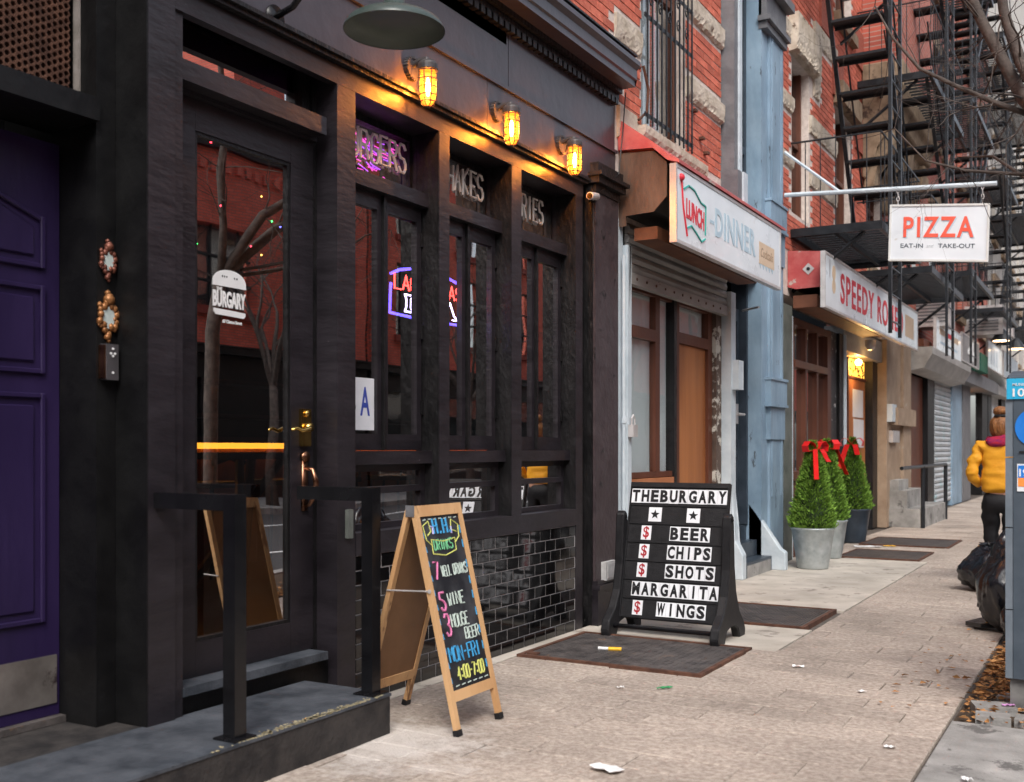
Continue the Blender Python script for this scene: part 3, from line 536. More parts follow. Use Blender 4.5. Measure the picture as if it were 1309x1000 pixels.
obj('seat', B((-.19, .19, -.19, .19, .74, .79)), BLACKP, t, bev=.02); bm = bmesh.new(); tube(bm, [(-.19, -.17, .95), (-.22, 0, 1.0), (-.19, .17, .95)], .03, 6); tube(bm, [(-.18, -.15, .76), (-.2, -.15, .96)], .012, 6); tube(bm, [(-.18, .15, .76), (-.2, .15, .96)], .012, 6); obj('backrest', bm, BLACKP, t)
for sx in (-1, 1):
    for sy in (-1, 1): bm = bmesh.new(); tube(bm, [(sx*.15, sy*.15, .74), (sx*.2, sy*.2, 0)], .014, 6); obj('leg', bm, BLACKP, t)
t.location = (-3.1, 6.4, .28); t.rotation_euler = (0, 0, pi)
for y_, l in ((7.2, 'second'), (8.0, 'third'), (8.9, 'fourth')): dup(t, (-3.1, y_, .28), pi+.2, l+' dark bar stool along the lit counter, counted from the door')
t = thing('high_table', 'dark high table with crossed legs behind the door glass', 'table', (-1.7, 5.3, .28)); obj('table_top', B((-2.2, -1.2, 4.7, 5.9, 1.28, 1.32)), BLACKP, t, bev=.01)
for a, b in (((-2.0, 5.0, .28), (-1.5, 5.5, 1.28)), ((-1.4, 5.0, .28), (-1.9, 5.5, 1.28)), ((-2.0, 5.6, .28), (-1.5, 5.2, 1.28))): bm = bmesh.new(); tube(bm, [a, b], .03, 6); obj('leg', bm, WOODD, t)
# neon sign behind the window
NR, NB, NW = emit('neon_red', (1, .05, .04), 14), emit('neon_blue', (.12, .08, 1), 8), emit('neon_white', (.75, .62, 1), 11)
t = thing('neon_sign', 'red and blue neon beer sign hanging behind the window bars', 'neon sign', (-.32, 5.55, 2.3)); M = frame_m((-.30, 5.125, 2.165), *EAST)
bm = bmesh.new(); tube(bm, [(0, .235, 0), (.09, .27, 0), (.2, .292, 0), (.42, .305, 0), (.6, .295, 0), (.74, .272, 0), (.83, .238, 0)], .009, 8, M); tube(bm, [(.0, .18, 0), (-.01, .0, 0), (.4, -.012, 0), (.81, .0, 0), (.83, .21, 0)], .009, 8, M); obj('neon_frame', bm, NB, t)
bm = bmesh.new(); strokes(bm, 'LAGUNITAS', .745, .09, M @ Matrix.Translation((.025, .15, .01)), .0055, gap=1.1); obj('neon_lettering', bm, NR, t)
bm = bmesh.new()
for x_ in (.13, .36): tube(bm, [(x_, .13, .01), (x_+.04, .115, .01), (x_+.03, .08, .01), (x_+.03, .045, .01), (x_+.05, .02, .01), (x_, .018, .01), (x_+.01, .05, .01), (x_+.01, .09, .01), (x_, .13, .01)][::1] if 0 else [(x_, .125, .01), (x_+.015, .10, .01), (x_+.015, .05, .01), (x_, .022, .01), (x_+.08, .022, .01), (x_+.065, .05, .01), (x_+.065, .10, .01), (x_+.08, .125, .01), (x_, .125, .01)], .006, 6, M)
tube(bm, [(.56, .022, .01), (.60, .07, .01), (.63, .13, .01), (.68, .05, .01), (.72, .022, .01), (.66, .022, .01)], .006, 6, M); tube(bm, [(.44, .12, .01), (.50, .115, .01), (.50, .08, .01), (.44, .075, .01)], .006, 6, M); obj('neon_lettering', bm, NW, t)
# grade card in first window
t = thing('grade_card', 'white card with a large blue letter A on the first window pane', 'sign', (-.152, 4.74, 1.43)); obj('card', B((-.1395, -.1375, 4.52, 4.75, 1.45, 1.74)), CARD, t)
obj('letter', text_bm('A', .085, .16, frame_m((-.1373, 4.625, 1.53), *EAST), .001, .02), mat('blue_ink', (.04, .07, .35), None, 9, .5), t); bm = bmesh.new(); disc(bm, (-.1385, 4.545, 1.575), .04, .002); obj('round_sticker', bm, INK, t)
# fairy lights and tinsel inside
for i, (c, cn) in enumerate((((1, .05, .08), 'red'), ((.05, .9, .15), 'green'), ((.15, .15, 1), 'blue'), ((1, .5, .1), 'amber'))):
    bm = bmesh.new(); rnd = random.Random(i+20)
    for k in range(5): bmesh.ops.create_icosphere(bm, subdivisions=1, radius=.006, matrix=Matrix.Translation((-.32-rnd.random()*.5, rnd.uniform(3.35, 4.6), rnd.uniform(1.95, 2.9))))
    bmesh.ops.create_icosphere(bm, subdivisions=1, radius=.005, matrix=Matrix.Translation((-.175, 3.445+.003*i, 2.2-.12*i)))
    alone('fairy_lights', bm, emit('bulb_'+cn, c, 9), 'tiny %s fairy lights strung behind the door glass' % cn, 'string lights')
rnd = random.Random(4)
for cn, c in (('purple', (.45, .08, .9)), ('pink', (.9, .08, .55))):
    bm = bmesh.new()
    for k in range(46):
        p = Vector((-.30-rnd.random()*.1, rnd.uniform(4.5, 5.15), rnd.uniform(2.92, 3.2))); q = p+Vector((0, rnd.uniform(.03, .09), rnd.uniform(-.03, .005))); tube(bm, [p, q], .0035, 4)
    tag(obj('tinsel', bm, emit('tinsel_'+cn, c, 3.0)), 'glowing %s tinsel behind the first lettered transom pane' % cn, 'tinsel', kind='stuff')  # emission put into the strands stands in for the tinsel's shine
# ---------------- wall lamps ----------------
LB = emit('lamp_filament', (1, .50, .13), 900); LJ = bpy.data.materials.new('amber_glass_jar'); LJ.use_nodes = True
_t = LJ.node_tree; _b = _t.nodes['Principled BSDF']; _b.inputs['Base Color'].default_value = (.22, .08, .015, 1); _b.inputs['Emission Color'].default_value = (1, .33, .04, 1); _b.inputs['Emission Strength'].default_value = .8
_tr = _t.nodes.new('ShaderNodeBsdfTransparent'); _tr.inputs[0].default_value = (1, .60, .25, 1); _mx = _t.nodes.new('ShaderNodeMixShader'); _mx.inputs[0].default_value = .35; _t.links.new(_tr.outputs[0], _mx.inputs[1]); _t.links.new(_b.outputs[0], _mx.inputs[2]); _t.links.new(_mx.outputs[0], _t.nodes['Material Output'].inputs[0])
LM = mat('lamp_metal', (.06, .055, .055), (.12, .11, .11), 12, .4, .2, 40, metal=.5, c3=(.03, .02, .018), c3lo=.6)
t = thing('cage_lamp', 'glowing caged wall lamp above the BURGERS window, nearest of three', 'wall lamp', (0, 4.9, 3.5), 'caged wall lamps on the bar frieze')
y0 = 4.9; c = (.125, y0, 3.27)
bm = bmesh.new(); disc(bm, (.006, y0, 3.50), .062, .022)
for k in range(22): a = 2*pi*k/22; box(bm, .006, .035, -.006, .006, .055, .068, Matrix.Translation((0, y0, 3.50)) @ Matrix.Rotation(a, 4, 'X'))
obj('wall_flange', bm, LM, t); bm = bmesh.new(); tube(bm, [(.025, y0, 3.52), (.07, y0, 3.535), (.12, y0, 3.535), (.125, y0, 3.51)], .018, 10); lathe(bm, [(0, .262), (.03, .26), (.052, .245), (.058, .232), (.058, .205), (.050, .20), (0, .20)], c, 20); obj('lamp_cap', bm, LM, t, smooth=False)
bm = bmesh.new(); lathe(bm, [(.042, .198), (.044, .12), (.044, .06), (.040, .03), (.026, .012), (0, .006)], c, 18); obj('glass_jar', bm, LJ, t, smooth=True)
bm = bmesh.new(); lathe(bm, [(0, .16), (.006, .155), (.011, .12), (.010, .08), (.005, .06), (0, .058)], c, 12); obj('bulb', bm, LB, t, smooth=True)
bm = bmesh.new()
for z_, r_ in ((.195, .053), (.15, .052), (.105, .052), (.06, .052), (.025, .043)): tube(bm, [(c[0]+r_*cos(2*pi*k/16), c[1]+r_*sin(2*pi*k/16), c[2]+z_) for k in range(17)], .0034, 5)
for k in range(8): a = 2*pi*k/8+.2; tube(bm, [(c[0]+r_*cos(a), c[1]+r_*sin(a), c[2]+z_) for r_, z_ in ((.053, .2), (.052, .06), (.044, .025), (.026, .003), (0, -.004))], .0034, 5)
obj('wire_cage', bm, LM, t)
dup(t, (0, 5.84, 3.515), label='glowing caged wall lamp above the SHAKES window, middle of three'); dup(t, (0, 6.74, 3.525), label='glowing caged wall lamp above the FRIES window, farthest of three')
t = thing('barn_lamp', 'large dark green enamel shade lamp hanging out over the bar door', 'wall lamp', (0, 3.79, 3.42)); bm = bmesh.new(); disc(bm, (0, 3.79, 3.40), .06, .015); tube(bm, [(.0, 3.79, 3.40), (.12, 3.79, 3.43), (.45, 3.79, 3.72), (.62, 3.79, 3.78), (.70, 3.79, 3.70), (.71, 3.79, 3.36)], .016, 10); obj('gooseneck_arm', bm, RAILM, t, smooth=True)
bm = bmesh.new(); lathe(bm, [(.225, .0), (.223, .010), (.205, .036), (.175, .054), (.10, .068), (.048, .072), (.044, .17), (.020, .18), (0, .18)], (.71, 3.79, 3.2), 40)
bmesh.ops.delete(bm, geom=[f for f in bm.faces if all(abs(v.co.z-3.2) < 1e-4 for v in f.verts)], context='FACES'); obj('shade', bm, mat('dark_green_enamel', (.045, .065, .06), (.06, .08, .075), 5, .3, .05), t, smooth=True)
bm = bmesh.new(); lathe(bm, [(.222, .002), (.202, .032), (.17, .049), (.095, .062), (0, .064)], (.71, 3.79, 3.2), 40); bmesh.ops.delete(bm, geom=[f for f in bm.faces if all(abs(v.co.z-3.202) < 1e-4 for v in f.verts)], context='FACES'); obj('shade_lining', bm, mat('grey_enamel', (.085, .10, .08), (.12, .135, .11), 4, .4), t, smooth=True)
bm = bmesh.new(); tube(bm, [(.0, 7.24, 3.24), (.05, 7.24, 3.235)], .02, 8); t = thing('security_camera', 'small round security camera under the last window header', 'camera', (0, 7.2, 3.2)); obj('mount', bm, BLACKP, t); bm = bmesh.new(); tube(bm, [(.05, 7.26, 3.26), (.09, 7.06, 3.22)], .028, 14); obj('barrel', bm, ALU, t, smooth=False); bm = bmesh.new(); tube(bm, [(.0905, 7.058, 3.2195), (.0907, 7.054, 3.219)], .022, 14); obj('lens', bm, BRASS, t)
bm = bmesh.new(); tube(bm, [(.05, 7.2, 2.6), (.05, 7.2, 3.2), (.06, 7.3, 3.3), (.08, 7.6, 3.5), (.05, 7.75, 3.9), (.06, 7.78, 4.2)], .005, 5); alone('cable', bm, BLACKP, 'thin dark cable running up past the end of the bar cornice', 'cable')
# ================= BRICK TENEMENT OVER THE BAR =================
ten = thing('brick_tenement', 'red brick tenement upper storeys with barred window above the bar cornice', 'building', (0, 8, 3.4))
win = (8.24, 9.28, 4.03, 6.9)
bm = bmesh.new(); grid_wall(bm, -.30, -.004, 6.0, 10.29, 3.2, 7.2, [win, (5, 7.72, 3, 4.44)]); obj('mortar_wall', bm, MORTAR, ten)
bm = bmesh.new(); grid_wall(bm, -.30, .0, -8, 5.99, 4.0, 15, [(a, a+1.0, z_, z_+1.9) for a in (-6.5, -3.6, -.6, 2.2) for z_ in (5.4, 8.6, 11.8)]); grid_wall(bm, -.30, .0, 6.0, 10.29, 7.21, 15, [(8.24, 9.28, z_, z_+1.9) for z_ in (8.6, 11.8)]); obj('upper_wall', bm, FARBRICK, ten)
obj('party_wall', B((-9, -.3, -8, -7.8, 0, 15), (-9, -.31, -7.8, 12.3, 14.8, 15)), BLACKD, ten)
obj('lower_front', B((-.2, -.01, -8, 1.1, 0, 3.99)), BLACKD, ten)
def brick_me(w, h, d, m, name='brick', seed=0):
    rnd = random.Random(seed); bm = bmesh.new(); box(bm, 0, d, -w/2, w/2, -h/2, h/2)
    for v in bm.verts:
        if v.co.x > 0: v.co += Vector((rnd.uniform(-.002, .001), rnd.uniform(-.0015, .0015), rnd.uniform(-.0015, .0015)))
    bmesh.ops.recalc_face_normals(bm, faces=bm.faces); me = bpy.data.meshes.new(name); bm.to_mesh(me); bm.free(); me.materials.append(m); return me
bands = [(7.70, 8.235, 4.60, 4.83), (9.285, 10.28, 4.60, 4.80), (7.70, 8.235, 5.38, 5.60), (9.285, 10.28, 5.36, 5.56), (7.6, 10.28, 3.86, 4.028), (7.70, 8.235, 6.15, 6.35), (9.285, 10.28, 6.12, 6.32)]
cand = []
for r_ in range(48):
    z_ = 3.62+r_*.0745; yy = 6.02-(.104 if r_ % 2 else 0)
    while yy < 10.28:
        for a, b in ([(max(yy, 6.02), min(yy+.202, 8.235))] if yy < 8.235 else []) + ([(max(yy, 9.285), min(yy+.202, 10.275))] if yy+.202 > 9.285 else []):
            if b-a > .03 and not (a < 7.72 and z_ < 4.45) and not any(a < q[1] and b > q[0] and z_ < q[3]+.03 and z_+.066 > q[2]-.0 for q in bands): cand.append(((a+b)/2, z_+.033, b-a))
        yy += .2085
vis_ = [c for c in cand if (c[0] > 7.72 and c[1] < 6.05+.3*(c[0]-7.7)) or (c[0] <= 7.72 and 4.85 < c[1] < 5.45)]
vis_.sort(key=lambda c: (c[0] < 7.72, c[0])); single = vis_[:300]; ss = set(single); bms = bmesh.new(); bmc = {}
for c in cand:
    if c in ss:
        k = (round(c[2], 2), random.randrange(3)); me = bmc.get(k) or bmc.setdefault(k, brick_me(c[2], .063, .007, BRICK, 'brick', hash(k)))
        o = link('brick', me, None, ten, (-.004+random.uniform(-.002, .002), c[0], c[1])); o.rotation_euler = (random.uniform(-.006, .006), random.uniform(-.01, .01), random.uniform(-.008, .008))
    else: box(bms, -.004, .003, c[0]-c[2]/2, c[0]+c[2]/2, c[1]-.032, c[1]+.032)
o = obj('brick_field', bms, BRICKS, ten); o['kind'] = 'stuff'
def rough_stone(name, par, x0, x1, y0, y1, z0, z1, seed, amp=.018, m=None):
    rnd = random.Random(seed); bm = bmesh.new(); ny = max(2, int((y1-y0)/.035)); nz_ = max(3, int((z1-z0)/.03)); g = []
    for j in range(nz_+1):
        row = []
        for i in range(ny+1):
            f_ = max(0, 1-j/nz_*1.9); e = rnd.uniform(-.0015, .0015) - amp*f_*rnd.uniform(.3, 1.7) - (amp if j == 0 else 0)
            row.append(bm.verts.new((x1+e, y0+(y1-y0)*i/ny, z0+(z1-z0)*j/nz_ + (rnd.uniform(0, amp) if j == 0 else 0))))
        g.append(row)
    for j in range(nz_):
        for i in range(ny): bm.faces.new((g[j][i], g[j][i+1], g[j+1][i+1], g[j+1][i]))
    back = [bm.verts.new((x0, y, z)) for y, z in ((y0, z0), (y1, z0), (y1, z1), (y0, z1))]
    bm.faces.new(back); bm.faces.new([g[0][i] for i in range(ny+1)]+[back[1], back[0]]); bm.faces.new([g[nz_][i] for i in range(ny+1)]+[back[2], back[3]])
    bm.faces.new([g[j][0] for j in range(nz_+1)]+[back[3], back[0]]); bm.faces.new([g[j][ny] for j in range(nz_+1)]+[back[2], back[1]])
    return obj(name, bm, m or STONE, par)
for k, q in enumerate(bands):
    if k != 4: rough_stone('stone_band', ten, -.02, .045 if q[0] > 9 else .02, *q, k)
rough_stone('window_sill', ten, -.2, .10, 8.1, 9.62, 3.90, 4.028, 31, .03); rough_stone('sill_block', ten, -.05, .05, 9.63, 10.26, 3.70, 3.95, 32, .03); rough_stone('sill_block', ten, -.05, .03, 7.74, 8.09, 3.82, 4.10, 33, .02)
wf = obj('window', B((-.16, -.10, 8.242, 8.30, 4.03, 6.9), (-.16, -.10, 9.22, 9.278, 4.03, 6.9), (-.16, -.10, 8.30, 9.22, 5.4, 5.46), (-.16, -.10, 8.30, 9.22, 4.03, 4.09)), WOODD, ten)
obj('pane', B((-.135, -.13, 8.30, 9.22, 4.09, 5.4), (-.135, -.13, 8.30, 9.22, 5.46, 6.9)), GLASS2, wf); obj('window_blind', B((-.20, -.18, 8.30, 8.85, 4.05, 6.9)), CURT, wf); obj('dark_reveal', B((-.40, -.38, 8.2, 9.3, 4, 6.95)), WINDK, wf)
wb = thing('window_grille', 'black iron security bars with scrolls over the tenement window', 'window bars', (.08, 8.7, 4.1)); 
for k in range(11): bm = bmesh.new(); yy = 8.20+k*.105; tube(bm, [(.075, yy, 4.06), (.075, yy, 6.9)], .009, 6); obj('bar', bm, IRON, wb)
for z_ in (4.12, 4.95, 5.35, 6.2): obj('crossbar', B((.062, .070, 8.16, 9.30, z_, z_+.035)), IRON, wb)
for k in range(0, 10, 2):
    for z_ in (5.02, 5.22): bm = bmesh.new(); tube(bm, [(.085, 8.25+k*.105+.045*cos(a/10*2*pi)*(1-a/16), z_+.08+.07*sin(a/10*2*pi)*(1-a/16)) for a in range(14)], .006, 5); obj('scroll', bm, IRON, wb)
# rusty stubs and hook on the brick
bm = bmesh.new(); tube(bm, [(.03, 8.12, 4.50), (.07, 8.12, 4.52), (.08, 8.2, 4.35), (.07, 8.2, 4.16), (.02, 8.13, 4.08)], .012, 7); alone('iron_hook', bm, RUST, 'bent rusty iron hook left of the barred window sill', 'hook')
for y_, z_, l_ in ((9.62, 4.31, 'middle'), (9.42, 4.52, 'highest'), (9.75, 4.2, 'lowest')): bm = bmesh.new(); box(bm, .0, .05, y_, y_+.06, z_-.01, z_+.015); tag(obj('iron_stub', bm, RUST), l_+' of three small rusty iron stubs in the brick right of the barred window', 'stub', 'rusty iron stubs')
# rooms behind upper openings
obj('dark_window', B(*[(-.36, -.32, a-.02, a+1.02, z_, z_+1.9) for a in (-6.5, -3.6, -.6, 2.2) for z_ in (5.4, 8.6, 11.8)]), WINDK, ten)
# ================= LUNCH / DINNER SHOP =================
sh = thing('shuttered_shop', 'closed shop with half lowered grey shutter and orange wooden door', 'shop', (0, 9.2, 0))
def sp(name, m, *boxes, bev=.004, parent=sh): return obj(name, B(*boxes), m, parent, False, bev)
sp('jamb_panel', BLUEW, (-.3, .0, 7.70, 7.86, 0, 3.2)); sp('shutter_guide', BLUEW, (-.1, .035, 7.88, 7.955, 0, 3.0)); sp('shutter_guide', BLUEW, (-.06, .05, 10.45, 10.60, 0, 2.95))
bm = bmesh.new(); tube(bm, [(.035, 7.80, .3), (.035, 7.80, 2.9)], .014, 7); tube(bm, [(.035, 7.80, 1.55), (.035, 7.80, 1.60)], .022, 7); obj('conduit', bm, BLUEW, sh)
fr = sp('shop_window', WOODD, (-.16, -.10, 8.04, 8.16, 1.09, 2.76), (-.16, -.10, 8.80, 8.90, 1.09, 2.76), (-.16, -.10, 8.16, 8.80, 1.09, 1.14), (-.155, -.095, 8.16, 8.80, 2.30, 2.40), (-.16, -.10, 8.90, 9.20, 1.09, 1.14), (-.16, -.10, 8.16, 8.80, 2.70, 2.76), (-.16, -.10, 8.90, 9.20, 2.70, 2.76))
obj('pane', B((-.132, -.127, 8.16, 8.80, 1.14, 2.30), (-.132, -.127, 8.16, 8.80, 2.40, 2.70), (-.132, -.127, 8.90, 9.20, 1.14, 2.70)), GLASS2, fr)
obj('curtain', B((-.165, -.162, 8.12, 9.20, 1.1, 2.72), (-.165, -.162, 9.36, 10.16, 2.44, 2.70)), mat('white_curtain', (.72, .76, .78), (.82, .85, .87), 2, .8, stretch=(1, 1, .3)), fr)
sp('dark_post', BLACKP, (-.2, -.08, 9.205, 9.27, 0, 2.76)); sp('door_post', WOODD, (-.2, -.09, 9.275, 9.36, 0, 2.76), (-.2, -.09, 10.16, 10.27, 0, 2.76), (-.2, -.09, 9.361, 10.159, 2.34, 2.44), (-.2, -.09, 9.361, 10.159, 2.70, 2.76))
sp('door', WOOD, (-.17, -.12, 9.365, 10.155, .05, 2.335), bev=.003); sp('transom_pane', GLASS2, (-.135, -.13, 9.36, 10.16, 2.44, 2.70), bev=0)
sp('stall_riser', mat('orange_panel', (.36, .13, .05), (.46, .18, .08), 4, .5), (-.16, -.08, 8.04, 9.20, 0, 1.085))
sp('peeling_post', mat('peeling_paint', (.07, .045, .035), (.12, .08, .06), 8, .7, .5, c3=(.55, .52, .46), c3lo=.53, c3scale=7), (-.2, -.05, 10.28, 10.44, 0, 2.9)); sp('dark_gap', BLACKP, (-.2, -.12, 7.956, 8.039, 0, 2.9)); 
for k in range(5): bm = bmesh.new(); z_ = 2.80+k*.078; prism(bm, [(-.03, z_), (.005, z_+.004), (.014, z_+.038), (.0, z_+.074), (-.03, z_+.076)], 'y', 7.96, 10.445); obj('slat', bm, SHUT, sh)
sp('bottom_bar', SHUT, (-.04, .02, 7.96, 10.445, 2.70, 2.797)); 
bm = bmesh.new(); [disc(bm, (.02, 8.1+k*.21, 2.75), .012, .006, n=8) for k in range(11)]; obj('bolt', bm, RUST, sh)
sp('shutter_box', WINDK, (-.3, -.045, 7.87, 10.59, 2.80, 3.6)); sp('wood_beam', mat('rust_brown_beam', (.085, .03, .014), (.15, .06, .03), 5, .6, .3), (.10, .30, 7.86, 10.50, 3.02, 3.12))
bm = bmesh.new(); prism(bm, [(0, 3.13), (.06, 3.13), (.06, 3.21), (.30, 3.22), (.41, 3.33), (.41, 3.60), (.30, 3.70), (0, 3.72)], 'y', 7.78, 7.80); obj('canopy_end', bm, BROWNSH, sh)
bm = bmesh.new(); prism(bm, [(.30, 3.235), (.38, 3.34), (.38, 3.59), (.29, 3.68), (.0, 3.7), (0, 3.24)], 'y', 7.801, 10.75); obj('canopy_body', bm, WINDK, sh)
bm = bmesh.new(); prism(bm, [(.0, 3.74), (.30, 3.72), (.42, 3.61), (.52, 3.575), (.52, 3.60), (.43, 3.65), (.31, 3.76), (.02, 3.98), (0, 3.98)], 'y', 7.76, 10.78); obj('canopy_roof', bm, REDP, sh)
bm = bmesh.new(); tube(bm, [(.04, 7.92, 3.0), (.02, 7.92, 2.2)], .008, 6); obj('cable', bm, BLACKP, sh)
t = thing('padlock', 'grey padlock hanging on the shutter guide of the closed shop', 'padlock', (.05, 7.92, 1.5)); obj('lock_body', B((.037, .085, 7.88, 7.97, 1.44, 1.54)), ALU, t, bev=.01); bm = bmesh.new(); tube(bm, [(.06, 7.90, 1.54), (.06, 7.90, 1.59), (.06, 7.93, 1.62), (.06, 7.96, 1.59), (.06, 7.96, 1.54)], .008, 7); obj('shackle', bm, ALU, t)
# sign
def board(name, label, y0, y1, z0, z1, x=.47, tilt=0, face=SIGNW, cat='shop sign'):
    t = thing(name, label, cat, (x, (y0+y1)/2, (z0+z1)/2)); w = .028
    obj('panel', B((x, x+.03, y0+w, y1-w, z0+w, z1-w)), face, t)
    obj('trim', B((x-.02, x+.036, y0, y0+w, z0, z1), (x-.02, x+.036, y1-w, y1, z0, z1), (x-.02, x+.036, y0+w, y1-w, z0, z0+w), (x-.02, x+.036, y0+w, y1-w, z1-w, z1)), ALU, t); return t
s1 = board('shop_sign', 'white LUNCH DINNER sign board with red flag under the faded red canopy', 7.74, 10.66, 2.955, 3.57); SX = .501
TEAL = mat('teal_ink', (.03, .32, .27), None, 9, .5); REDL = mat('red_lettering', (.62, .03, .05), (.68, .04, .06), 9, .5); PALEB = mat('pale_blue_lettering', (.42, .56, .66), (.5, .62, .70), 9, .5); TAN = mat('tan_print', (.62, .45, .30), (.68, .52, .38), 9, .5)
bm = bmesh.new(); tube(bm, [(SX, 7.86, 3.47), (SX, 7.90, 3.25), (SX, 7.985, 3.04)], .011, 6); bmesh.ops.create_icosphere(bm, subdivisions=2, radius=.032, matrix=Matrix.Translation((SX, 7.852, 3.48))); obj('flag_pole', bm, REDL, s1)
bm = bmesh.new(); tube(bm, [(SX, 7.91, 3.40), (SX, 8.02, 3.45), (SX, 8.15, 3.44), (SX, 8.3, 3.37), (SX, 8.42, 3.36)], .009, 5); tube(bm, [(SX, 8.42, 3.36), (SX, 8.41, 3.12)], .008, 5); tube(bm, [(SX, 7.97, 3.10), (SX, 8.08, 3.14), (SX, 8.20, 3.10), (SX, 8.32, 3.05), (SX, 8.41, 3.09)], .009, 5); obj('flag_outline', bm, TEAL, s1)
M = frame_m((SX, 7.965, 3.185), (0, 1, -.09), (0, .03, 1)); obj('lettering', text_bm('LUNCH', .42, .16, M, .003, .03), REDL, s1)
M = frame_m((SX, 8.66, 3.16), *EAST); obj('lettering', text_bm('DINNER', 1.14, .24, M, .003, .03, sp=1.12), PALEB, s1); obj('lettering', text_bm('and', .10, .04, frame_m((SX, 8.53, 3.25), *EAST), .003, .0), PALEB, s1)
obj('print_patch', B((SX, SX+.002, 9.92, 10.42, 3.12, 3.33)), TAN, s1); obj('lettering', text_bm('Cocktails', .40, .09, frame_m((SX+.0022, 9.97, 3.19), *EAST), .001, 0, .3), mat('brown_ink', (.25, .16, .10), None, 9, .5), s1)
bm = bmesh.new(); [prism(bm, [(9.93+k*.098, 3.118), (10.0+k*.098, 3.118), (9.965+k*.098, 3.075)], 'x', SX, SX+.002) for k in range(5)]; obj('print_patch', bm, PALEB, s1)
# ================= BLUE CAST IRON BUILDING =================
bl = thing('blue_building', 'narrow pale blue cast iron building front with navy door', 'building', (0, 11.4, 0))
def bp(name, m, *boxes, bev=.006): return obj(name, B(*boxes), m, bl, False, bev)
bp('grey_pilaster', GREYP, (-.3, .13, 10.31, 10.42, 4.15, 9)); bp('pilaster_edge', BLUEW, (-.3, .15, 10.421, 10.50, 4.15, 9)); bp('pilaster_base', GREYP, (-.3, .17, 10.295, 10.43, 3.72, 4.149)); bp('pilaster_base', BLUEW, (-.3, .19, 10.431, 10.56, 3.70, 4.149)); 
bp('corner_pilaster', BLUE, (-.3, .03, 11.56, 11.80, 0, 9), (-.3, .06, 11.801, 12.33, 0, 9)); bp('pilaster_flute', BLUE, (.0605, .07, 11.85, 11.90, .8, 3.4), (.0605, .07, 12.22, 12.27, .8, 3.4), (.0605, .07, 11.85, 11.90, 4.2, 6), (.0605, .07, 12.22, 12.27, 4.2, 6), bev=.003)
for z0 in (1.85, 3.86): bp('pilaster_block', BLUE, (.0, .10, 11.70, 12.35, z0, z0+.27), (.0, .115, 11.69, 12.36, z0+.271, z0+.30), (.0, .115, 11.69, 12.36, z0-.03, z0-.001)); bp('pilaster_foot', BLUE, (.0, .08, 11.75, 12.34, z0-.4, z0-.031), bev=.02)
bp('capital', GREYP, (.0, .10, 11.55, 12.36, 6.02, 6.10), (.0, .14, 11.52, 12.38, 6.101, 6.16), (.0, .09, 11.56, 12.35, 6.161, 6.45), (.0, .18, 11.5, 12.40, 6.451, 6.55), bev=.015)
bp('lintel', NAVY, (-.3, -.02, 10.50, 11.555, 3.2, 3.5), (-.3, .02, 10.50, 11.555, 7.0, 7.3)); bp('spandrel', BLUE, (-.3, -.05, 10.60, 11.555, 3.501, 3.8), (-.3, -.02, 10.57, 11.555, 6.6, 6.99))
wf = bp('tall_window', NAVY, (-.22, -.14, 10.58, 10.64, 3.81, 6.59), (-.22, -.14, 11.49, 11.555, 3.81, 6.59), (-.22, -.14, 10.64, 11.49, 4.62, 4.70), (-.22, -.14, 10.64, 11.49, 3.81, 3.87)); obj('pane', B((-.19, -.185, 10.64, 11.49, 3.87, 6.59)), GLASS2, wf); obj('shade', B((-.26, -.25, 10.6, 11.52, 3.85, 6.6)), mat('teal_shade', (.16, .26, .27), (.2, .3, .31), 2, .8), wf)
dd = bp('navy_door', NAVY, (-.26, -.21, 10.66, 11.50, .50, 2.9)); obj('door_panel', B((-.209, -.195, 10.72, 10.75, .6, 2.8), (-.209, -.195, 11.40, 11.43, .6, 2.8), (-.209, -.195, 10.75, 11.40, 1.25, 1.32), (-.209, -.195, 10.75, 11.40, 2.1, 2.15), (-.209, -.195, 10.75, 11.40, .6, .64), (-.209, -.195, 10.75, 11.40, 2.76, 2.8)), NAVY, dd, bev=.004); obj('pane', B((-.209, -.204, 10.76, 11.39, 1.33, 2.09), (-.209, -.204, 10.76, 11.39, 2.16, 2.75)), GLASS2, dd)
bm = bmesh.new(); tube(bm, [(-.2, 11.36, 1.72), (-.10, 11.36, 1.72), (-.09, 11.12, 1.72)], .014, 7); box(bm, -.20, -.18, 11.32, 11.40, 1.62, 1.84); obj('door_handle', bm, ALU, dd)
bp('door_jamb', NAVY, (-.3, -.12, 11.505, 11.555, .5, 3.2), (-.3, -.12, 10.605, 10.655, .5, 3.2)); bp('pale_box', BLUEW, (.05, .12, 10.48, 10.64, 1.95, 2.25)); bm = bmesh.new(); tube(bm, [(-.1, 11.3, 2.86), (.14, 11.1, 2.86)], .012, 6); obj('rod', bm, ALU, bl)
tag(obj('doorway_steps', B((-.5, .15, 10.62, 11.55, 0, .16), (-.5, -.02, 10.62, 11.553, .161, .33), (-.5, -.14, 10.62, 11.553, .331, .49)), NAVY, bev=.008), 'two worn navy steps rising to the navy door of the blue building', 'steps')
obj('step_riser', B((.151, .155, 10.66, 11.5, .0, .13)), CONCG, bpy.data.objects['doorway_steps'])
bm = bmesh.new(); prism(bm, [(-.12, 0), (.30, 0), (.30, .20), (.24, .24), (-.02, .62), (-.12, .75)], 'y', 11.56, 11.66); obj('step_cheek', bm, BLUEW, bl, bev=.01); bm = bmesh.new(); prism(bm, [(-.1, 0), (.16, 0), (.16, .26), (.08, .40), (.05, .9), (-.1, .9)], 'y', 10.49, 10.61); obj('step_cheek', bm, BLUEW, bl, bev=.01)
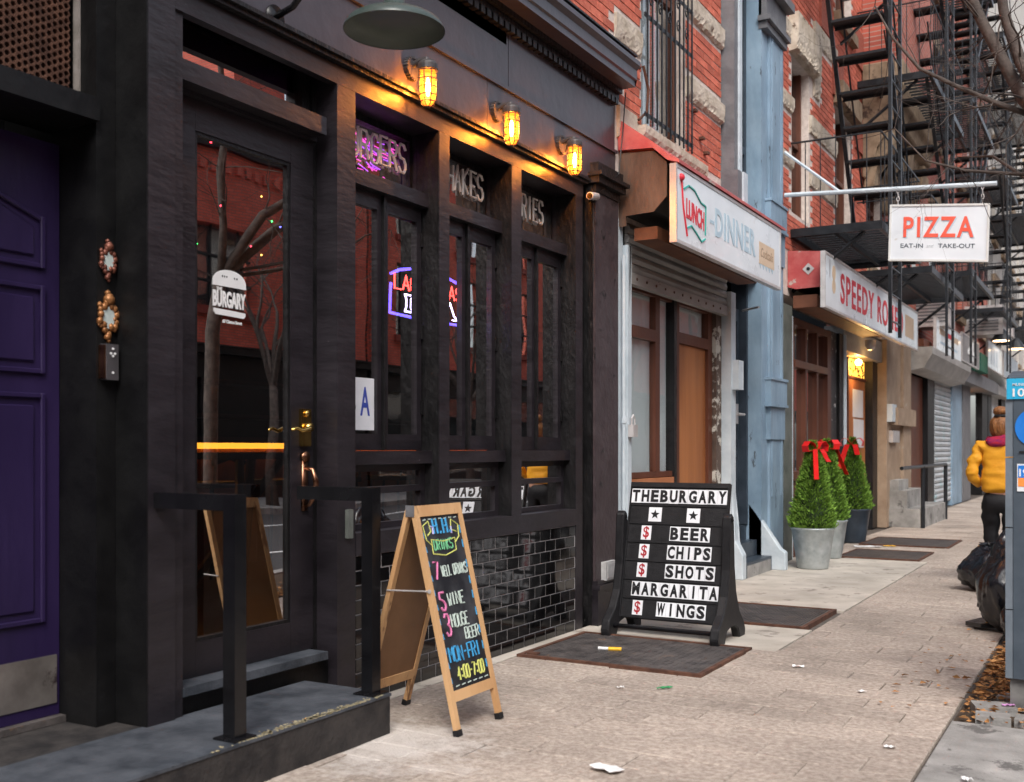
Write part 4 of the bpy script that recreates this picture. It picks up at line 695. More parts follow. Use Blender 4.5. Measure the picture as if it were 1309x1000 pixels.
bp('upper_front', BLUE, (-.3, .05, 10.3, 12.33, 9.01, 12)); bp('dark_back', WINDK, (-.5, -.45, 10.2, 12.5, 0, 9), bev=0)
# ================= PIZZERIA BUILDING =================
pb = thing('pizzeria_building', 'red brick building with wooden pizzeria front and stone trimmed upper windows', 'building', (0, 16, 0))
def pp(name, m, *boxes, bev=.006, parent=pb): return obj(name, B(*boxes), m, parent, False, bev)
GP = mat('grey_green_post', (.075, .085, .075), (.13, .14, .125), 5, .6, .4, c3=(.3, .3, .28), c3lo=.68)
pp('corner_post', GP, (-.3, .06, 12.36, 12.72, 0, 3.06)); pp('white_strip', BLUEW, (-.1, .05, 12.73, 12.80, 0, 2.95))
w = pp('wood_window', WOODD, (-.12, 0, 12.90, 13.05, .95, 2.97), (-.12, 0, 14.75, 14.95, .0, 2.97), (-.12, 0, 13.05, 14.75, 2.88, 2.97), (-.12, .01, 13.05, 14.75, 2.36, 2.45), (-.12, .02, 12.90, 14.75, .95, 1.06), (-.10, -.005, 13.60, 13.68, 1.061, 2.359), (-.10, -.005, 14.18, 14.26, 1.061, 2.359), (-.10, -.005, 13.60, 13.68, 2.451, 2.879), (-.10, -.005, 14.18, 14.26, 2.451, 2.879))
for a, b in ((13.05, 13.60), (13.68, 14.18), (14.26, 14.75)): obj('pane', B((-.07, -.065, a, b, 1.06, 2.36), (-.07, -.065, a, b, 2.45, 2.88)), GLASS, w)
pp('stall_riser', WOODD, (-.12, -.01, 12.81, 14.74, 0, .94)); pp('dark_room', WINDK, (-1.6, -1.5, 12.5, 16, 0, 3.5), (-1.5, -.3, 12.45, 12.5, 0, 3.5), (-1.5, -.3, 15.9, 15.95, 0, 3.5), bev=0)
pp('stickered_strip', mat('stickered_panel', (.03, .03, .032), (.06, .06, .06), 8, .5, c3=(.55, .55, .55), c3lo=.60, c3scale=9), (-.15, -.04, 14.96, 15.45, 0, 3.0)); pp('dark_post', BLACKP, (-.15, .0, 15.46, 15.70, 0, 3.0)); bm = bmesh.new(); tube(bm, [(.0, 15.76, 0), (.0, 15.76, 3.0)], .035, 8); obj('white_pole', bm, BLUEW, pb)
pp('shutter_box', SHUT, (-.3, -.02, 15.8, 18.68, 2.80, 3.15)); pp('jamb', BLACKP, (-.7, -.1, 18.3, 18.69, 0, 2.8)); pp('brown_door', WOOD, (-.26, -.22, 17.0, 18.28, .62, 2.46)); pp('door_edge', WOODD, (-.26, -.2, 16.93, 16.99, .62, 2.78), (-.26, -.2, 17.0, 18.29, 2.462, 2.50))
pp('menu_sheet', CARD, (-.219, -.215, 17.32, 18.1, 1.85, 2.30), (-.219, -.215, 17.38, 18.15, 1.36, 1.82), bev=0); pp('painted_base', mat('graffiti_base', (.32, .32, .34), (.42, .42, .45), 5, .7, c3=(.05, .05, .05), c3lo=.64, c3scale=6), (-.26, -.18, 17.0, 18.28, 0, .61))
pp('lit_transom', emit('amber_glass_lit', (1, .46, .06), 1.5), (-.25, -.235, 17.0, 18.28, 2.50, 2.78), bev=0); bm = bmesh.new(); rnd = random.Random(2)
for k in range(26): yy = rnd.uniform(17.05, 18.2); z_ = rnd.uniform(2.51, 2.75); tube(bm, [(-.23, yy, z_), (-.23, yy+rnd.uniform(-.12, .12), z_+rnd.uniform(-.06, .06))], .012, 4)
obj('transom_pattern', bm, BLACKP, pb); pp('door_return', WOODD, (-1.2, -.25, 16.86, 16.92, 0, 2.8), (-1.2, -1.1, 15.8, 16.9, 0, 2.8))
bm = bmesh.new(); bmesh.ops.create_uvsphere(bm, u_segments=10, v_segments=8, radius=.05, matrix=Matrix.Translation((-.08, 17.1, 2.70))); t = alone('door_lamp', bm, emit('door_lamp_glow', (1, .6, .2), 30), 'small glowing lamp at the top of the pizzeria door', 'lamp')
ld = bpy.data.lights.new('door_lamp_light', 'POINT'); ld.energy = 9; ld.color = (1, .55, .18); ld.shadow_soft_size = .05; lo_ = bpy.data.objects.new('door_lamp_light', ld); COL.objects.link(lo_); lo_.location = (.04, 17.2, 2.62)
bm = bmesh.new(); lathe(bm, [(0, .0), (.05, .01), (.075, .05), (.08, .09), (.08, .16), (0, .16)], (.14, 16.9, 2.86), 14); alone('dome_camera', bm, ALU, 'grey dome security camera under the pizzeria sign', 'camera', smooth=False)
TANP = mat('tan_painted_iron', (.27, .19, .13), (.38, .28, .20), 4, .65, .4, c3=(.42, .40, .34), c3lo=.62)
pp('tan_pilaster', TANP, (-.3, .05, 18.70, 20.0, 0, 3.2), (-.3, .10, 20.01, 20.8, 0, 3.2)); pp('pilaster_box', TANP, (.0, .18, 19.0, 20.85, 1.75, 2.05)); pp('meter_box', BLUEW, (.051, .14, 18.72, 19.1, 1.8, 2.1)); pp('meter_box', ALU, (.051, .12, 18.9, 19.5, 1.45, 1.65))
tag(obj('stone_steps', B((.0, .60, 18.9, 21.6, 0, .32), (.0, .34, 18.95, 20.7, .321, .62), (0, .2, 18.98, 19.9, .621, .8)), CONCG, bev=.03), 'rough grey stone steps with a pipe rail beside the tan pilaster', 'steps')
bm = bmesh.new(); tube(bm, [(.6, 16.9, 1.04), (.6, 21.6, 1.04)], .03, 7); t = thing('pipe_rail', 'dark pipe handrail on two posts over the stone steps', 'handrail', (.6, 20, 0)); obj('rail', bm, IRON, t)
for yy in (18.9, 21.55): bm = bmesh.new(); tube(bm, [(.6, yy, 0), (.6, yy, 1.05)], .035, 7); obj('post', bm, IRON, t)
bm = bmesh.new(); prism(bm, [(.0, 3.30), (.10, 3.27), (.42, 3.28), (.50, 3.38), (.50, 3.60), (.40, 3.70), (.0, 3.74)], 'y', 12.74, 12.77); ce = obj('canopy_end', bm, REDP, pb); bm = bmesh.new(); M = Matrix.Translation((.25, 12.732, 3.50)) @ Matrix.Rotation(pi/4, 4, 'Y'); box(bm, -.05, .05, 0, .006, -.05, .05, M); obj('vent_diamond', bm, ALU, ce); bm = bmesh.new(); disc(bm, (.25, 12.731, 3.50), .022, .004, 'y', 10); obj('vent_hole', bm, INK, ce)
bm = bmesh.new(); prism(bm, [(.0, 3.31), (.40, 3.31), (.46, 3.4), (.46, 3.6), (.0, 3.70)], 'y', 12.771, 18.6); obj('canopy_body', bm, WINDK, pb); pp('wood_beam', mat('red_brown_beam', (.10, .035, .018), (.17, .065, .035), 5, .6), (.05, .34, 12.80, 16.8, 3.05, 3.20))
s2 = board('shop_sign', 'long white and red sign board of the pizzeria, reading in tall red letters', 12.5, 19.0, 3.0, 3.66); 
obj('lettering', text_bm('SPEEDY ROMEO', 4.3, .38, frame_m((SX, 13.3, 3.14), *EAST), .003, .02, sp=1.2), REDL, s2); obj('print_patch', B((SX, SX+.002, 17.8, 18.6, 3.15, 3.5)), TAN, s2); obj('print_patch', B((SX, SX+.002, 17.0, 17.45, 3.05, 3.6)), PALEB, s2)
bm = bmesh.new(); [disc(bm, (SX, 12.95, z_), .09, .002, n=14) for z_ in (3.3, 3.46)]; obj('emblem', bm, TAN, s2)
# upper brick of the pizzeria building
w2 = [(12.93, 13.75, 4.25, 6.18)]; w3 = [(a, a+1.0, z_, z_+1.95) for a in (15.2, 17.4, 19.6) for z_ in (4.25, 7.5, 10.7)]
bm = bmesh.new(); grid_wall(bm, -.30, -.004, 12.36, 20.9, 3.2, 15, w2+w3); obj('mortar_wall', bm, MORTAR, pb)
bands2 = [(12.37, 12.92, 5.42, 5.62), (13.76, 15.19, 5.42, 5.66), (12.37, 12.92, 4.75, 4.9), (13.76, 15.19, 4.72, 4.92), (12.8, 13.95, 6.181, 6.65), (13.96, 15.19, 6.70, 6.95), (12.37, 12.79, 6.3, 6.5), (13.96, 14.25, 5.95, 6.7)]
bms = bmesh.new()
for r_ in range(88):
    z_ = 3.76+r_*.0745; yy = 12.37-(.104 if r_ % 2 else 0)
    while yy < 17.3:
        a, b = max(yy, 12.37), min(yy+.202, 17.3)
        hit = any(a < q[1] and b > q[0] and z_ < q[3] and z_+.066 > q[2] for q in bands2+w2+w3)
        if b-a > .02 and not hit: box(bms, -.004, random.uniform(.002, .005), a, b, z_, z_+.063)
        yy += .2085
o = obj('brick_field', bms, BRICKS, pb); o['kind'] = 'stuff'; obj('far_brick', B((-.012, .0, 17.31, 17.39, 3.7, 15), (-.012, 0, 18.41, 19.59, 3.7, 15), (-.012, 0, 20.61, 20.9, 3.7, 15)), FARBRICK, pb)
for k, q in enumerate(bands2): rough_stone('stone_band', pb, -.02, .04 if k != 4 else .12, *q, 50+k, .025)
wf = pp('window', WOODD, (-.22, -.10, 12.93, 12.99, 4.25, 6.18), (-.22, -.10, 13.69, 13.75, 4.25, 6.18), (-.22, -.12, 12.99, 13.69, 5.2, 5.26)); obj('pane', B((-.16, -.155, 12.99, 13.69, 4.25, 6.18)), GLASS2, wf); obj('blind', B((-.24, -.23, 12.95, 13.73, 4.8, 6.18)), CURT, wf)
for a, b, c, d in w3: wf = pp('window', WOODD, (-.22, -.10, a, a+.07, c, d), (-.22, -.10, b-.07, b, c, d), (-.22, -.1, a+.07, b-.07, (c+d)/2, (c+d)/2+.06)); obj('pane', B((-.16, -.155, a+.07, b-.07, c, d)), GLASS2, wf); obj('sill', B((-.1, .09, a-.1, b+.1, c-.16, c-.002)), BROWNSTONE, wf); obj('head', B((-.05, .14, a-.12, b+.12, d+.002, d+.3)), BROWNSTONE, wf)
pp('room_back', WINDK, (-.7, -.6, 12.4, 20.8, 3.7, 15), bev=0)
# terracotta panels and the corbelled bay
TC = mat('terracotta_relief', (.26, .06, .04), (.42, .13, .09), 34, .8, 1., 26, rvar=.05)
for y0, z0 in ((14.3, 7.0), (15.0, 6.3), (16.4, 5.9), (16.4, 7.2)): pp('relief_panel', TC, (0.004, .03, y0, y0+.6, z0, z0+.55))
cb = thing('corbelled_bay', 'brownstone corbelled bay bulging out behind the first fire escape', 'bay window', (0, 18.5, 6.3)); bm = bmesh.new()
prism(bm, [(.01, 5.55), (.07, 5.55), (.12, 5.75), (.20, 5.82), (.22, 6.0), (.36, 6.2), (.38, 6.36), (.52, 6.42), (.55, 6.6), (.62, 6.68), (.62, 7.3), (.01, 7.3)], 'y', 16.9, 20.3); obj('corbel', bm, BROWNSTONE, cb, bev=.02); obj('bay_wall', B((.01, .56, 16.95, 20.25, 7.31, 12)), FARBRICK, cb)
for y0 in (17.0, 18.4, 19.8): bm = bmesh.new(); prism(bm, [(.01, 5.3), (.10, 5.3), (.18, 5.45), (.2, 5.7), (.45, 6.0), (.5, 6.35), (.01, 6.35)], 'y', y0, y0+.35); obj('bracket', bm, BROWNSTONE, cb, bev=.02)
# projecting pizza sign on its beam
t = thing('pizza_sign', 'white projecting PIZZA sign hanging by chains from a pale blue beam', 'sign', (0, 12.25, 4.3)); bm = bmesh.new(); tube(bm, [(.10, 12.25, 4.30), (2.36, 12.25, 4.155)], .026, 8); tube(bm, [(.10, 12.25, 4.80), (.72, 12.25, 4.27)], .018, 6); obj('beam', bm, BLUEW, t)
Mz = frame_m((1.26, 12.25, 3.43), (1, 0, -.10), (.03, 0, 1)); sw, shh = 1.02, .62
bm = bmesh.new(); box(bm, .02, sw-.02, .02, shh-.02, -.02, .015, Mz); obj('panel', bm, SIGNW, t); bm = bmesh.new()
for q in ((0, sw, 0, .022), (0, sw, shh-.022, shh), (0, .022, .0221, shh-.0221), (sw-.022, sw, .0221, shh-.0221)): box(bm, q[0], q[1], q[2], q[3], -.03, .025, Mz)
obj('trim', bm, mat('white_trim', (.62, .62, .60), (.7, .7, .68), 6, .5, c3=(.3, .25, .2), c3lo=.7), t)
CORAL = mat('coral_lettering', (.80, .10, .06), (.84, .13, .08), 9, .5); T2 = Matrix.Translation
obj('lettering_shadow', text_bm('PIZZA', .72, .225, Mz @ T2((.162, .248, .0155)), .0015, .022, sp=1.22), PALEB, t); obj('lettering', text_bm('PIZZA', .72, .225, Mz @ T2((.15, .26, .018)), .003, .022, sp=1.22), CORAL, t)
GR = mat('dark_grey_ink', (.06, .08, .10), None, 9, .5); obj('lettering', text_bm('EAT-IN', .235, .047, Mz @ T2((.125, .145, .0155)), .002, .01), GR, t); obj('lettering', text_bm('TAKE-OUT', .37, .047, Mz @ T2((.515, .145, .0155)), .002, .01), GR, t); obj('lettering', text_bm('and', .075, .035, Mz @ T2((.395, .150, .0155)), .002, 0, .3), mat('pale_grey_ink', (.45, .48, .5), None, 9, .5), t)
for x_, zt in ((1.36, 4.22), (2.22, 4.165)):
    bm = bmesh.new(); z0 = 4.04 if x_ < 2 else 3.955; n = 4
    for k in range(n): zc = z0+(zt-z0)*(k+.5)/n; tube(bm, [(x_+(.014*cos(a*pi/4) if k % 2 else 0), 12.25+(0 if k % 2 else .014*cos(a*pi/4)), zc+.028*sin(a*pi/4)) for a in range(9)], .005, 5)
    obj('chain', bm, ALU, t)
# ================= FIRE ESCAPES =================
def fire_escape(label, y0, y1, levels, ladder, sdir=1, XO=1.08, top=None, treads=True):
    t = thing('fire_escape', label, 'fire escape', (0, (y0+y1)/2, levels[0]), 'black iron fire escapes along the street')
    for li, z_ in enumerate(levels):
        pl = obj('platform_frame', B((.0, XO, y0, y0+.05, z_-.10, z_), (.0, XO, y1-.05, y1, z_-.10, z_), (XO-.05, XO, y0+.05, y1-.05, z_-.10, z_), (.0, .05, y0+.05, y1-.05, z_-.10, z_), (.5, .55, y0+.05, y1-.05, z_-.09, z_-.03)), IRON, t)
        bm = bmesh.new(); yy = y0+.09
        while yy < y1-.1: box(bm, .05, XO-.05, yy, yy+.05, z_-.029, z_-.008); yy += .15
        o = obj('platform_slats', bm, IRON, pl); o['kind'] = 'stuff'
        rl = bmesh.new()
        for zz in (z_+1.05,): tube(rl, [(.0, y0+.02, zz), (XO-.02, y0+.02, zz), (XO-.02, y1-.02, zz), (.0, y1-.02, zz)], .013 if zz > z_+1 else .008, 5)
        yy = y0+.02
        while yy < y1: tube(rl, [(XO-.02, yy, z_), (XO-.02, yy, z_+1.05)], .007, 4); yy += .23
        for k in range(1, 6):
            for ye in (y0+.02, y1-.02): tube(rl, [(k*XO/6, ye, z_), (k*XO/6, ye, z_+1.05)], .007, 4)
        obj('railing', rl, IRON, t)
        [(lambda br: (tube(br, [(.0, ye, z_-.75), (XO*.8, ye, z_-.09)], .025, 5), obj('bracket', br, IRON, t)))(bmesh.new()) for ye in (y0+.1, y1-.1)]
        zn = levels[li+1] if li+1 < len(levels) else z_+3.1
        ya, yb = (y1-.35, y0+.1) if sdir > 0 else (y0+.35, y1-.1); st_ = bmesh.new()
        for xx in (.30, .98): tube(st_, [(xx, ya, z_), (xx, yb, zn)], .036, 4)
        for xx in (.38, 1.0): tube(st_, [(xx, ya, z_+.75), (xx, yb, zn+.75)], .014, 5)
        s_ = obj('stair_stringer', st_, IRON, t); n = 10
        for k in range(1, n):
            f = k/n; yy = ya+(yb-ya)*f; zz = z_+(zn-z_)*f; o = obj('tread', B((.33, .95, yy-.10, yy+.10, zz-.02, zz+.012), (.33, .95, yy+.092, yy+.10, zz-.06, zz-.021)), IRON, s_)
    ly0, ly1, lz0, lz1 = ladder; bm = bmesh.new(); [box(bm, XO+.02, XO+.06, yy-.022, yy+.022, lz0, lz1) for yy in (ly0, ly1)]; zz = lz0+.15
    while zz < lz1: tube(bm, [(XO+.045, ly0, zz), (XO+.045, ly1, zz+.0)], .011, 5); zz += .32
    obj('drop_ladder', bm, IRON, t); return t
fire_escape('black iron fire escape nearest the camera, behind the PIZZA sign', 12.85, 15.6, [4.02, 7.9], (13.12, 13.75, 2.72, 9.5))
fire_escape('black iron fire escape, second from the camera, beyond the corbelled bay', 16.6, 20.2, [4.05, 6.95], (17.8, 18.5, 2.8, 9.5))
fire_escape('black iron fire escape, third from the camera', 21.5, 25.3, [4.7, 8.0, 11.1], (20.9, 21.6, 2.9, 9.5), -1)
fire_escape('black iron fire escape, fourth from the camera', 27.5, 31.5, [4.7, 8.0, 11.2], (28, 28.8, 3.2, 9.5))
fire_escape('black iron fire escape, farthest at the right edge', 34, 39, [4.9, 8.2, 11.5], (35, 35.9, 3.3, 9.5), -1)
# ================= FARTHER BUILDINGS ON THIS SIDE =================
def far_building(label, y0, y1, m, wy, h=21, zs=(4.6, 7.9, 11.1), trim=BROWNSTONE, x=0, shop=None):
    t = thing('row_building', label, 'building', (x, (y0+y1)/2, 0)); hs_ = [(a, a+1.05, z_, z_+1.9) for a in wy for z_ in zs]
    bm = bmesh.new(); grid_wall(bm, x-.3, x, y0, y1, 3.3, h, hs_); obj('wall', bm, m, t); obj('dark_interior', B((x-.6, x-.5, y0, y1, 0, h)), WINDK, t); obj('side_wall', B((x-8, x-.31, y0, y0+.2, 3.3, h), (x-8, x-.31, y1-.2, y1, 3.3, h)), m, t)
    for a, b, c, d in hs_:
        f = obj('window', B((x-.2, x-.1, a, a+.08, c, d), (x-.2, x-.1, b-.08, b, c, d), (x-.2, x-.1, a+.08, b-.08, (c+d)/2-.04, (c+d)/2+.04)), CURT if random.random() < .3 else WOODD, t); obj('pane', B((x-.16, x-.15, a+.08, b-.08, c, d)), GLASS2, f); obj('sill', B((x-.05, x+.10, a-.1, b+.1, c-.15, c-.002)), trim, f); obj('head', B((x-.05, x+.13, a-.12, b+.12, d+.002, d+.28)), trim, f)
    obj('cornice', B((x-.3, x+.5, y0, y1, h+.001, h+.5)), trim, t); return t
f1 = far_building('red brick tenement behind the third fire escape', 20.91, 26.9, FARBRICK, (21.5, 23.6, 25.5)); f2 = far_building('darker brick tenement above the far lit shop', 27.0, 34.9, FARBRICK, (27.8, 30, 32.4)); f3 = far_building('pale painted building at the far right edge', 35, 50, mat('pale_render', (.45, .42, .38), (.55, .52, .48), 2, .8), (36, 39, 42, 45, 48)); far_building('brick building closing the far end of the row', 50.1, 75, FARBRICK, (52, 56, 60, 64, 68))
def fs(name, m, par, *boxes, bev=.01): return obj(name, B(*boxes), m, par, False, bev)
fs('shop_door', WOODD, f1, (-.2, -.1, 21.4, 23.4, .1, 2.8)); fs('jamb', BLACKP, f1, (-.3, 0, 20.92, 21.35, 0, 3.0), (-.3, 0, 23.45, 24.3, 0, 3.0)); bm = bmesh.new(); prism(bm, [(.0, 3.25), (.45, 3.25), (.45, 3.12), (.30, 2.86), (0, 2.8)], 'y', 20.95, 26.8); obj('awning_box', bm, SHUT, f1)
bm = bmesh.new(); z_ = .12
while z_ < 2.84: prism(bm, [(-.02, z_), (.01, z_+.01), (.022, z_+.06), (.0, z_+.108), (-.02, z_+.11)], 'y', 24.31, 26.75); z_ += .115
o = obj('roller_shutter', bm, mat('graffiti_shutter', (.34, .36, .38), (.44, .46, .48), 2, .5, c3=(.25, .40, .42), c3lo=.58, c3scale=2.6), f1); o['kind'] = 'stuff'; fs('shutter_frame', BLUE, f1, (-.1, .04, 26.76, 26.88, 0, 3.2)); fs('fascia', WOODD, f1, (-.1, .3, 20.95, 21.9, 3.26, 3.4))
fs('pier', BLUE, f2, (-.3, .03, 27.0, 28.6, 0, 3.28)); fs('pier', GREYP, f2, (-.3, .05, 28.65, 30.2, 0, 3.28)); fs('lit_shop_window', emit('far_warm_window', (1, .42, .14), .5), f2, (-.3, -.25, 30.3, 32.6, 1.9, 2.9), bev=0); fs('shop_window', GLASS2, f2, (-.1, -.09, 30.3, 33.4, .6, 2.9), bev=0); fs('door', WOODD, f2, (-.4, -.35, 30.3, 33, .1, 1.9)); fs('pier', BLACKP, f2, (-.3, .0, 33.4, 34.8, 0, 3.28)); fs('fascia', GREYP, f2, (-.3, .3, 27, 34.8, 2.95, 3.29))
fs('shopfront', CURT, f3, (-.3, -.1, 36, 39, .5, 3)); fs('pier', BLACKP, f3, (-.3, 0, 35, 36, 0, 3.29), (-.3, 0, 39.1, 41, 0, 3.29), (-.3, 0, 43.5, 46, 0, 3.29)); fs('shopfront', BLUEW, f3, (-.3, -.1, 41.1, 43.4, .5, 3)); fs('fascia', SHUT, f3, (-.3, .25, 35, 49, 3.0, 3.28))
GS = mat('grey_sign_face', (.22, .21, .21), (.28, .27, .27), 3, .6)
a = board('shop_sign', 'small white shop sign with faint red print beyond the pizzeria', 21.55, 25.2, 3.22, 3.86, .40); [obj('print_patch', B((.4305, .433, y_, y_+w_, z_, z_+h_)), m, a) for y_, w_, z_, h_, m in ((22.0, .9, 3.58, .12, TAN), (23.1, .8, 3.60, .10, REDL), (24.0, .7, 3.58, .12, TAN), (22.1, 2.5, 3.40, .05, PALEB))]
a = board('shop_sign', 'grey square shop sign with a white raised numeral', 25.4, 28.6, 3.30, 3.95, .40, face=GS); obj('lettering', text_bm('4', 1.0, .45, frame_m((.431, 26.4, 3.4), *EAST), .02, .06), WHITE, a)
a = board('shop_sign', 'white sign with tall blue lettering near the far right edge', 30.6, 34.6, 3.5, 4.25, .40); [obj('print_bar', B((.4305, .434, y_, y_+.28, 3.64, 4.1)), BLUEW, a) for y_ in (31.4, 32.1, 32.8)]; a = board('shop_sign', 'farthest pale sign under the two lit gooseneck lamps', 34.9, 40, 3.5, 4.3, .40, face=BLUEW)
fs('green_awning', mat('green_canvas', (.02, .10, .07), (.03, .15, .10), 4, .8), f2, (.0, .45, 28.8, 30.4, 3.30, 3.75))
t = thing('air_conditioner', 'white window air conditioner under the far fire escape', 'air conditioner', (.0, 29.8, 4.4), 'air conditioners on the far fronts'); obj('casing', B((.0, .9, 29.4, 30.3, 4.25, 5.0)), ALU, t, bev=.02); bm = bmesh.new(); [box(bm, .1, .8, 29.385, 29.40, 4.35+k*.08, 4.39+k*.08) for k in range(7)]; obj('grille', bm, GREYP, t)
dup(t, (-.1, 22.3, 3.85), label='white window air conditioner above the small white shop sign', sc=.8); dup(t, (-.1, 33.8, 4.7), label='white window air conditioner farthest along the row')
t = thing('gooseneck_lamp', 'lit black gooseneck lamp over the far signs, nearer of two', 'wall lamp', (.4, 29.6, 4.2), 'lit gooseneck lamps'); bm = bmesh.new(); tube(bm, [(.0, 29.6, 4.5), (.5, 29.6, 4.75), (.8, 29.6, 4.6), (.85, 29.6, 4.4)], .03, 6); obj('arm', bm, IRON, t); bm = bmesh.new(); lathe(bm, [(.26, 0), (.12, .22), (.06, .3), (0, .3)], (.85, 29.6, 4.1), 14); obj('shade', bm, IRON, t); bm = bmesh.new(); disc(bm, (.85, 29.6, 4.085), .2, .01, 'z', 12); obj('bulb', bm, emit('far_bulb', (1, .65, .35), 5), t)
dup(t, (.4, 34, 4.35), label='lit black gooseneck lamp over the far signs, farther of two')
# ================= OPPOSITE SIDE OF THE STREET (seen in the glass) =================
def opposite(label, y0, y1, h, m, wins, x=16.0):
    t = thing('opposite_building', label, 'building', (x, (y0+y1)/2, 0)); shops = [(a, min(a+3.4, y1-.3), .5, 3.1) for a in [y0+.4+k*4.0 for k in range(int((y1-y0)/4.0))]]
    bm = bmesh.new(); grid_wall(bm, x, x+.3, y0, y1, 3.95, h, wins); obj('wall', bm, m, t)
    bm = bmesh.new(); grid_wall(bm, x-.05, x+.3, y0, y1, 0, 3.7, shops); obj('shopfront', bm, BLACKD, t); obj('shop_cornice', B((x-.35, x+.3, y0, y1, 3.701, 3.9)), BLACKD, t); obj('shop_cornice_edge', B((x-.40, x+.3, y0, y1, 3.901, 3.935)), IRON, t)
    for a, b, c, d in shops: g_ = obj('shop_window', B((x+.16, x+.20, a, b, c, d)), WINDK, t); obj('pane', B((x+.10, x+.11, a, b, c, d)), GLASS2, g_)
    for a, b, c, d in wins:
        n = max(2, int((b-a)/.5)); bx = [(x+.14, x+.19, a+(b-a)*k/n-.025, a+(b-a)*k/n+.025, c, d) for k in range(1, n)]+[(x+.13, x+.20, a, b, c+(d-c)*f-.03, c+(d-c)*f+.03) for f in (.33, .66)]
        f = obj('window', B(*bx), WINDK, t); obj('pane', B((x+.20, x+.21, a, b, c, d)), glassop, f); obj('room', B((x+.5, x+.55, a-.1, b+.1, c-.1, d+.1)), mat_room, f); obj('sill', B((x-.1, x-.001, a-.1, b+.1, c-.2, c)), BRICKD, f)
    bm = bmesh.new(); yy = y0
    while yy < y1: box(bm, x-.09, x-.001, yy, yy+.18, h-.55, h-.30); yy += .36
    o = obj('brick_corbels', bm, m, t); o['kind'] = 'stuff'; obj('coping', B((x-.15, x+.4, y0, y1, h+.001, h+.2)), BLACKD, t); obj('pilaster', B(*[(x-.14, x-.001, a, a+.5, 3.95, h-.56) for a in (y0+.1, y1-.7)]), m, t); obj('side_walls', B((x+.3, x+9, y0, y0+.25, 0, h), (x+.3, x+9, y1-.25, y1, 0, h)), m, t)
    return t
glassop = glass('far_window_glass', lo=.25, gain=1.5); mat_room = mat('grey_room', (.03, .045, .055), (.10, .13, .15), .8, .7); BRICKD = mat('dark_red_sill', (.20, .04, .03), (.27, .06, .045), 9, .8)
ob1 = opposite('low red brick building across the street with wide steel windows', 3.0, 22.5, 8.9, OPBRICK, [(a, a+2.5, 4.9, 7.0) for a in (4.2, 8.7, 13.3, 18.3)]); obj('chimney', B((16.1, 18, 20.1, 22.0, 9.11, 13.5)), OPBRICK, ob1)
opposite('narrow brick house across the street between two larger ones', 22.6, 25.4, 9.6, OPBRICK, [(23.6, 24.6, z_, z_+2.0) for z_ in (4.9,)])
opposite('long red brick warehouse across the street with tall windows', 25.5, 47, 11.0, OPBRICK, [(a, a+1.5, z_, z_+2.3) for a in (27, 30.6, 34.2, 37.8, 41.4) for z_ in (4.9, 8.1)])
opposite('far brick block across the street', 47.2, 90, 13.0, OPBRICK, [(a, a+1.5, z_, z_+2.0) for a in (50, 54, 58, 62, 66, 70, 74, 78, 82) for z_ in (4.9, 8.1)]); opposite('brick block across the street behind the camera', -40, 2.8, 12.0, OPBRICK, [(a, a+1.5, z_, z_+2.0) for a in (-36, -30, -24, -18, -12, -6, -2) for z_ in (4.9, 8.1)])
t = thing('end_building', 'distant blocks closing the street behind the camera', 'building', (8, -62, 0)); obj('wall', B((-20, 30, -64, -62, 0, 14)), FARBRICK, t)
# ================= TREES =================
def grow(bm, p, d, L, r, depth, rnd, up=.12, n=7):
    pts = [p]; rs = [r]; k = 4
    for i in range(k):
        d = (d + Vector((rnd.gauss(0, .16), rnd.gauss(0, .16), rnd.gauss(0, .10)+up*.3))).normalized(); pts.append(pts[-1]+d*L/k); rs.append(r*(1-.45*(i+1)/k))
    tube(bm, pts, rs, n if r > .03 else (5 if r > .01 else 3), cap=False)
    if depth <= 0: return
    for i in range(rnd.choice((2, 3, 3)) if depth > 1 else 2):
        j = rnd.choice((2, 3, 4)) if i else 4; a = Vector((rnd.gauss(0, 1), rnd.gauss(0, 1), rnd.gauss(0, .6))); nd = (d + a.normalized()*rnd.uniform(.45, .9)).normalized(); grow(bm, pts[j], nd, L*rnd.uniform(.62, .85), rs[j]*rnd.uniform(.6, .85), depth-1, rnd, up, n)
def street_tree(label, x, y, seed, r=.13, h=2.8, z=0, depth=6):
    rnd = random.Random(seed); t = thing('bare_tree', label, 'tree', (x, y, z), 'bare winter street trees'); bm = bmesh.new(); tube(bm, [(x, y, z-.1), (x+.05, y, z+1), (x, y+.08, z+h)], [r*1.15, r, r*.85], 10); obj('trunk', bm, BARK, t, smooth=True)
    bm = bmesh.new(); 
    for k in range(4): a = k*1.6+rnd.random(); grow(bm, Vector((x, y+.08, z+h-.05)), Vector((cos(a)*.55, sin(a)*.55, 1)).normalized(), 1.9, r*.62, depth-1, rnd)
    obj('branches', bm, BARK, t, smooth=True); return t
for k, (y_, s_) in enumerate(((6.5, 11), (13.2, 12), (18.5, 15), (27, 13), (38, 14))): street_tree(('first', 'second', 'third', 'fourth', 'fifth')[k]+' bare tree on the opposite pavement, counted from the camera', 13.3, y_, s_)
